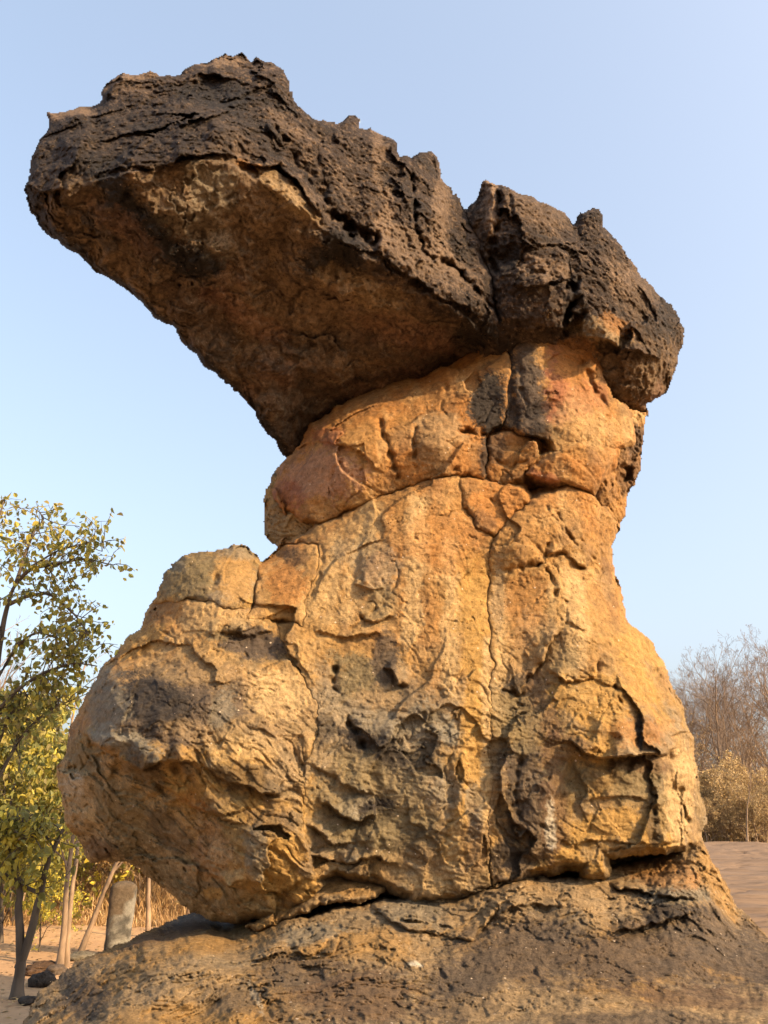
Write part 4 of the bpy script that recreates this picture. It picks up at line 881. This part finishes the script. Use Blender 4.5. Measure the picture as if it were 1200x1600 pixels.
g1 = ground_hit(1167, 1309, 0.1); g2 = ground_hit(1182, 1305, 0.1)
place(sap, float(g1[0]) * .8, float(g1[1]) * .8, .4, 1.0); tag(sap, "thin pale sapling standing at the pavement edge before the shrubs", "sapling", "pale saplings at the pavement edge")
s2 = copy_tree(sap); place(s2, float(g2[0]) * .78, float(g2[1]) * .78, 2.2, .8)
s2['label'] = "shorter pale sapling beside its taller twin at the pavement edge"; sap['label'] = "taller pale sapling beside its shorter twin at the pavement edge"

# ---- left side: leafy trees, pale trunks, dry brush
leaves_mat[0] = M_LEAF
def limb_tree(name, limbs, seed, per, size, cols, bark, twig_n, twig_len, droop=0.7, loose=0):
    """tree from surveyed limbs: each limb = (Y, [(u, v)...], r0, r1)"""
    rg = np.random.default_rng(seed)
    p0 = world_pt(limbs[0][1][0][0], limbs[0][1][0][1], limbs[0][0][0] if isinstance(limbs[0][0], tuple) else limbs[0][0])
    root = empty(name, tuple(p0))
    tr, tw, tips = [], [], []
    for k, (Y, uv, r0, r1, leafy) in enumerate(limbs):
        uv = np.array(uv, float)
        YY = np.linspace(Y[0], Y[1], len(uv)) if isinstance(Y, tuple) else np.full(len(uv), Y)
        pts = world_pt(uv[:, 0], uv[:, 1], YY) - p0
        t = np.linspace(0, 1, len(pts)); tt = np.linspace(0, 1, 4 * len(pts))
        pts = np.stack([np.interp(tt, t, pts[:, i]) for i in range(3)], 1) + rg.normal(0, .012, (len(tt), 3))
        for _ in range(2):
            pts[1:-1] = .25 * pts[:-2] + .5 * pts[1:-1] + .25 * pts[2:]
        rad = np.linspace(r0, r1, len(pts))
        if k == 0: rad = rad * (1 + .35 * np.exp(-np.arange(len(pts)) / 1.6))
        tr.append((pts, rad, 8 if r0 > .05 else 5))
        for q in range(int(twig_n * leafy)):
            i = rg.integers(len(pts) // 4 if k else 0, len(pts)); d = rg.normal(0, 1, 3); d[2] += .15; d /= np.linalg.norm(d)
            w = wander(rg, pts[i], d, twig_len * (.5 + rg.random()), 5, .25, -.02)
            tw.append((w, np.linspace(.014, .005, len(w)), 3)); tips.append(w); tips.append(w[:4])
            for _ in range(2):
                j = rg.integers(1, 5); d2 = w[j] - w[j - 1] + rg.normal(0, .12, 3); d2 /= np.linalg.norm(d2)
                w2 = wander(rg, w[j], d2, twig_len * .45, 3, .2, -.03)
                tw.append((w2, np.linspace(.007, .004, len(w2)), 3)); tips.append(w2)
    V, F = tubes(tr); mesh_obj("trunk", V, F, bark, root)
    V, F = tubes(tw); crown = mesh_obj("crown", V, F, bark, root)
    V, F, c = leaf_cloud(rg, tips, per, size, cols, droop, .36)
    if loose:                                   # the largest leaves in view as pieces of their own
        ids = rg.permutation(len(V) // 6)[:loose]
        for i in ids:
            v = V[i * 6:i * 6 + 6]; o = v[0].copy()
            lf = mesh_obj("leaf", (v - o) * 1.15, np.array([[0, 1, 2, 3], [0, 3, 4, 5]]), M_LEAF, crown, c[i * 6:i * 6 + 6] * 1.1, smooth=False)
            lf.location = tuple(o)
    lf = mesh_obj("foliage", V, F, M_LEAF, crown, c, smooth=False); lf["kind"] = "stuff"
    return root
tall = limb_tree("leafy_tree", [
    ((17.4, 17.0), [(-30,1530),(-26,1400),(-22,1250),(-12,1120),(-2,1010),(12,945),(24,912)], .12, .035, .5),
    ((17.0, 16.6), [(24,912),(45,890),(70,884),(100,880),(135,872),(178,884)], .05, .012, 1.6),
    ((17.0, 16.3), [(14,945),(42,932),(76,925),(100,945),(122,967),(140,990)], .05, .012, 1.6),
    ((17.0, 17.3), [(24,912),(38,870),(52,830),(70,810),(62,800)], .045, .01, 1.5),
    ((17.0, 17.4), [(0,1000),(-10,930),(-14,850),(0,800),(8,775)], .06, .012, .6),
    ((17.1, 16.6), [(50,885),(90,860),(130,848),(160,862)], .025, .008, 1.2),
    ((17.2, 16.7), [(-12,1120),(30,1075),(70,1050),(110,1035),(150,1040)], .05, .012, 2.0),
    ((17.2, 17.0), [(-5,1060),(25,1010),(60,985),(95,1000),(120,1020)], .04, .01, 1.8),
    ((17.3, 17.6), [(-22,1250),(15,1180),(50,1130),(85,1105),(110,1095)], .05, .012, 1.6),
    ((17.3, 17.3), [(-22,1220),(10,1130),(30,1090),(60,1080)], .045, .01, 1.6)],
    401, 3, .135, GREEN + YELL[:3], M_BARK, 14, .72, loose=220)
tag(tall, "tall leafy tree with sparse olive leaves reaching beside the boulder", "tree")
fork = limb_tree("forked_tree", [
    (15.6, [(27,1556),(29,1530),(33,1503),(31,1463),(29,1420),(31,1392),(24,1350)], .105, .05, 0),
    (15.6, [(31,1512),(49,1454),(62,1405),(70,1362),(84,1325),(98,1295)], .085, .03, .4),
    (15.6, [(57,1397),(35,1383),(12,1370),(-8,1345)], .04, .015, .5),
    ((15.6, 15.9), [(24,1350),(20,1320),(30,1290),(52,1270)], .045, .012, 1.3),
    ((15.6, 15.3), [(22,1340),(5,1310),(-10,1290)], .03, .01, 1.2),
    ((15.6, 15.2), [(84,1325),(70,1300),(50,1310),(20,1300)], .02, .008, 1.2)],
    402, 3, .14, YELL, M_BARK, 15, .55, loose=60)
tag(fork, "small forked dark tree with yellow green leaves growing on the sand", "tree")

def leaning_trunk(u0, v0, u1, v1, r, seed):
    b = ground_hit(u0, v0, -1.2); b[2] = float(terrain(b[0], b[1]))
    rg = np.random.default_rng(seed)
    tp = world_pt(u1, v1, b[1]); d = tp - b; L = np.linalg.norm(d)
    root = empty("pale_trunk_tree", tuple(b))
    tr = wander(rg, (0, 0, -.1), d / L, L * 1.9, 14, .035, 0.004)
    out = {}; tips = []
    branch_out(rg, tr, r, r * .35, 0, 3, out, tips, dict(SLIM, **{'from': .42}))
    V, F = tubes([(tr, np.linspace(r, r * .35, len(tr)) * (1 + .5 * np.exp(-np.arange(len(tr)) * 1.2)), 8)]); mesh_obj("trunk", V, F, M_PALE, root)
    V, F = tubes([p for l in out for p in out[l]]); mesh_obj("crown", V, F, M_TWIG, root)
    return root
tag(leaning_trunk(93, 1508, 119, 1345, 0.073, 411), "straight pale trunk with slight lean left of its twin by the stone pillar", "tree", "pale leaning trunks")
tag(leaning_trunk(103, 1506, 129, 1335, 0.063, 412), "slim pale trunk growing close beside its stouter twin", "tree", "pale leaning trunks")
tag(leaning_trunk(121, 1493, 178, 1345, 0.068, 413), "strongly leaning pale trunk just behind the stone pillar", "tree", "pale leaning trunks")
tag(leaning_trunk(232, 1462, 240, 1340, 0.068, 414), "upright pale trunk beside the path under the boulder overhang", "tree", "pale leaning trunks")

slim = [make_tree("slim_tree", 430 + i, 9.5, 0.10, SLIM, 3, M_PALE) for i in range(3)]
rg = np.random.default_rng(9)
sp = []
for i in range(72):
    y = 24 + 24 * rg.random() ** 0.8
    u = (-60 + 430 * rg.random()) if i < 46 else (-460 + 400 * rg.random())
    x = (u - 600) / FPX * y / 1.11
    sp.append((x, y, .42 + .25 * rg.random()) if u > 70 else (x, y, .6 + .4 * rg.random()))
scatter(slim, sp, lambda s: "taller thin leafless tree of the wood behind the forked tree" if s > .66 else "low thin leafless tree of the dry wood behind the stone pillar", "tree", "thin trees of the dry wood")
leaves_mat[0] = M_LEAF
gsh = [make_tree("leafy_shrub", 450 + i, 4.6, 0.07, BUSH, 3, M_BARK, (12, .20, YELL if i else GREEN + YELL[:2], .7, .34)) for i in range(2)]
sp = [(ul(u, y), y, s) for u, y, s in [(15,21.5,.85),(62,23,.62),(-5,24,1.1),(40,27,.95),(95,26.5,.6),(75,20,.3),(20,31,1.2),(60,33,1.0)]]
scatter(gsh, sp, ["leafy olive shrub behind the forked tree", "yellow leaved shrub behind the forked tree"], "shrub", "leafy shrubs in the wood")
leaves_mat[0] = M_DRY
bsh = [make_tree("brown_thicket", 460 + i, 4.2, 0.05, BUSH, 3, M_PALE, (12, .18, BROWN + TAN, .3, .3)) for i in range(2)]
sp = []
for i in range(40):
    y = 27 + 20 * rg.random(); u = (-40 + 400 * rg.random()) if i < 26 else (-440 + 400 * rg.random())
    sp.append(((u - 600) / FPX * y / 1.11, y, .55 + .55 * rg.random() * (y / 40)))
scatter(bsh, sp, lambda s: "large brown dry leaved thicket shrub inside the dry wood" if s > .8 else "small brown dry leaved thicket shrub inside the dry wood", "shrub", "brown thickets in the wood")

# dry grass and stems under the wood, one mass
def blades(rg, xs, ys, hs, w, cols, lean=.25):
    n = len(xs); z = terrain(xs, ys)
    a = rg.random(n) * math.pi; dx, dy = np.cos(a) * w, np.sin(a) * w
    lx, ly = rg.normal(0, lean, n) * hs, rg.normal(0, lean, n) * hs
    V = np.stack([np.stack([xs - dx, ys - dy, z - .03], 1), np.stack([xs + dx, ys + dy, z - .03], 1), np.stack([xs + lx * .4 + dx * .6, ys + ly * .4 + dy * .6, z + hs * .6], 1),
                  np.stack([xs + lx, ys + ly, z + hs], 1), np.stack([xs + lx * .4 - dx * .6, ys + ly * .4 - dy * .6, z + hs * .6], 1)], 1).reshape(-1, 3)
    i = np.arange(n)[:, None] * 5
    F = [i + np.array([[0, 1, 2, 4]]), i + np.array([[4, 2, 3]])]
    cols = np.array(cols); c = cols[rg.integers(0, len(cols), n)] * (.7 + .6 * rg.random(n))[:, None]
    return V, F, np.repeat(c, 5, 0)
STRAW = [(.48, .31, .14), (.42, .26, .11), (.52, .36, .18), (.36, .22, .10)]
n = 32000
y = 24.5 + 26 * rg.random(n) ** 1.2; u = np.where(rg.random(n) < .75, -80 + 470 * rg.random(n), -460 + 390 * rg.random(n)); x = (u - 600) / FPX * y / 1.11
keep = np.abs(y - (36.5 - 5 * np.clip((x + 30) / 27, 0, 1))) > 1.8
x, y = x[keep], y[keep]; n = len(x)
clump = fbm(np.stack([x, y, 0 * x], 1) * .5, 3, 221)
h = (.3 + 1.1 * rg.random(n) ** 3 + .6 * clump) * sstep(24, 29, y) + .12
V, F, c = blades(rg, x, y, np.clip(h, .12, 3), .014 + .012 * rg.random(n), STRAW, .45)
tag(mesh_obj("dry_grass", V, F, M_DRY, None, c, smooth=False), "straw coloured dry undergrowth filling the wood behind the stone pillar", "undergrowth", kind="stuff")
n = 14000
y = 54 + 12 * rg.random(n); x = ur(990 + 420 * rg.random(n), y); h = .3 + 1.3 * rg.random(n) ** 2
V, F, c = blades(rg, x, y, h, .03 + .02 * rg.random(n), STRAW + TAN)
tag(mesh_obj("dry_grass", V, F, M_DRY, None, c, smooth=False), "straw coloured dry grass along the far edge of the pavement", "grass", kind="stuff")

# far wood: a mass of stems and dry leaves closing the view on both sides
def far_wood(x0, x1, y0, y1, hgt, n, seed, label):
    rg = np.random.default_rng(seed)
    x = x0 + (x1 - x0) * rg.random(n); y = y0 + (y1 - y0) * rg.random(n)
    z = terrain(x, y); h = hgt * (.55 + .5 * rg.random(n)) * (1 + .25 * perlin(np.stack([x * .12, y * .05, 0 * x], 1), 231))
    paths = []
    for i in range(n):
        p = wander(rg, (x[i], y[i], z[i] - .2), (rg.normal(0, .08), rg.normal(0, .08), 1), h[i], 5, .07, .02)
        paths.append((p, np.linspace(.07, .015, 6), 3))
        for k in range(9):
            j = rg.integers(2, 6); d = rg.normal(0, 1, 3); d[2] = abs(d[2]) * .8 + .4
            paths.append((wander(rg, p[j], d / np.linalg.norm(d), h[i] * .22, 3, .15, .05), np.linspace(.022, .008, 4), 3))
    V, F = tubes(paths)
    o = tag(mesh_obj("far_wood", V, F, M_TWIG), label, "wood", kind="stuff")
    tips = [p[0] for p in paths]
    V, F, c = leaf_cloud(rg, tips, 2, .30, BROWN + TAN[:2] + GREEN[:1], .3, .35)
    lf = mesh_obj("foliage", V, F, M_DRY, o, c, smooth=False); lf["kind"] = "stuff"
    return o
far_wood(-70, -2, 48, 78, 8.0, 430, 71, "brown dry wood closing the view behind the stone pillar")
far_wood(-5, 95, 88, 125, 10.5, 560, 72, "grey brown wood closing the view behind the bare trees")

# ------------------------------------------------------------------ stone pillar
M_PILLAR = rock_material("pillar_stone", 0.5, 1.5, 0.0, 0.35)
pb = ground_hit(181, 1492, -1.2); pb[2] = float(terrain(pb[0], pb[1]))
scl = float(pb[1]) / FPX * 1.05
W = 34 * scl / 2; HT = float(world_pt(181, 1369, pb[1])[2] - pb[2])
K, R = 40, 46
an = np.linspace(0, 2 * math.pi, K, endpoint=False); ca, sa = np.cos(an), np.sin(an)
sx = np.sign(ca) * np.abs(ca) ** .6; sy = np.sign(sa) * np.abs(sa) ** .6
rows = []
for j in range(R):
    t = j / (R - 1); z = HT * (t / .8 * .9 if t < .8 else .9 + .1 * math.sin((t - .8) / .2 * math.pi / 2)) 
    top = max(0, (z / HT - .90) / .10)
    k = (.90 + .12 * min(1, z / HT / .8)) * math.sqrt(max(0, 1 - top ** 2.4)) if j < R - 1 else 0.02
    rows.append(np.stack([sx * W * k, sy * W * .72 * k, np.full(K, z - .1)], 1))
V = np.concatenate(rows); V[:, :2] *= (1 + .05 * fbm(V * 2.5, 3, 241))[:, None]; V += .012 * fbm(V * 7, 3, 242)[:, None]
i = np.arange(R * K).reshape(R, K); j = np.roll(i, -1, 1)
F = np.stack([i[:-1].ravel(), j[:-1].ravel(), j[1:].ravel(), i[1:].ravel()], 1)
g = sstep(HT * .72, HT * .58, V[:, 2] + .8 * fbm(V * 2.2, 4, 243)); l = sstep(-.1, .3, fbm(V * 3.0 + 4, 4, 244))
col = mix(np.tile(np.array([.105, .078, .052]), (len(V), 1)), np.array([.075, .07, .06]), g); col = mix(col, np.array([.24, .225, .19]), l * g * .75)
PIL = empty("stone_pillar", tuple(pb)); PIL.rotation_euler = (0, math.radians(1.0), .35)
mesh_obj("shaft", V, F, M_PILLAR, PIL, col)
tag(PIL, "round topped standing stone pillar with grey lichen behind the ledge", "stone pillar")

# ------------------------------------------------------------------ loose stones and litter
def stone(seed, x, y, sx, sy, sz, rz, label, col):
    rg = np.random.default_rng(seed)
    a = np.linspace(0, math.pi, 14); b = np.linspace(0, 2 * math.pi, 22, endpoint=False)
    A, B = np.meshgrid(a, b, indexing='ij')
    N = np.stack([np.sin(A) * np.cos(B), np.sin(A) * np.sin(B), np.cos(A)], -1).reshape(-1, 3)
    r = 1 + .28 * fbm(N * 1.3 + seed, 3, 251) + 2.2 * chips(N * 1.6 + seed, 252, .03, .09)
    V = N * r[:, None] * np.array([sx, sy, sz])
    i = np.arange(14 * 22).reshape(14, 22); j = np.roll(i, -1, 1)
    F = np.stack([i[:-1].ravel(), i[1:].ravel(), j[1:].ravel(), j[:-1].ravel()], 1)
    o = mesh_obj("loose_stone", V, F, M_BASE, None, np.tile(np.array(col), (len(V), 1)))
    o.location = (x, y, float(terrain(x, y)) + sz * .35); o.rotation_euler = (0, 0, rz)
    return tag(o, label, "stone")
for k, (u, v, sx, sy, sz, lab, col) in enumerate([
    (68, 1533, .26, .2, .17, "dark rounded stone just behind the ledge near the forked tree", C['dark'] * 1.6),
    (72, 1508, .42, .3, .08, "flat brown stone slab at the foot of the pale trunks", C['brown']),
    (54, 1518, .20, .15, .08, "small brown stone between the flat slab and forked tree", C['brown'] * 1.2),
    (88, 1515, .22, .2, .11, "small grey brown stone against the stouter pale trunk", C['char'] * 1.7),
    (45, 1560, .2, .16, .07, "low dark stone beside the foot of the forked tree", C['dark'] * 1.6),
    (126, 1496, .3, .25, .1, "broken grey stone at the foot of the strongly leaning trunk", C['grey'])]):
    g = ground_hit(u, v, -1.2)
    stone(500 + k, float(g[0]), float(g[1]), sx, sy, sz, k * 1.3, lab, col)
n = 2600
x = -14 + 9.5 * rg.random(n); y = 11 + 15 * rg.random(n)
T = np.stack([x, y, terrain(x, y) + .02], 1)
V, F, c = leaf_cloud(rg, [np.stack([t, t]) for t in T], 1, .10, BROWN + TAN, 0, .35)
V[:, 2] = np.repeat(T[:, 2], 6) + (V[:, 2] - np.repeat(T[:, 2], 6)) * .25 + .01
tag(mesh_obj("leaf_litter", V, F, M_DRY, None, c, smooth=False), "dry fallen leaves scattered over the sandy ground", "leaves", kind="stuff")
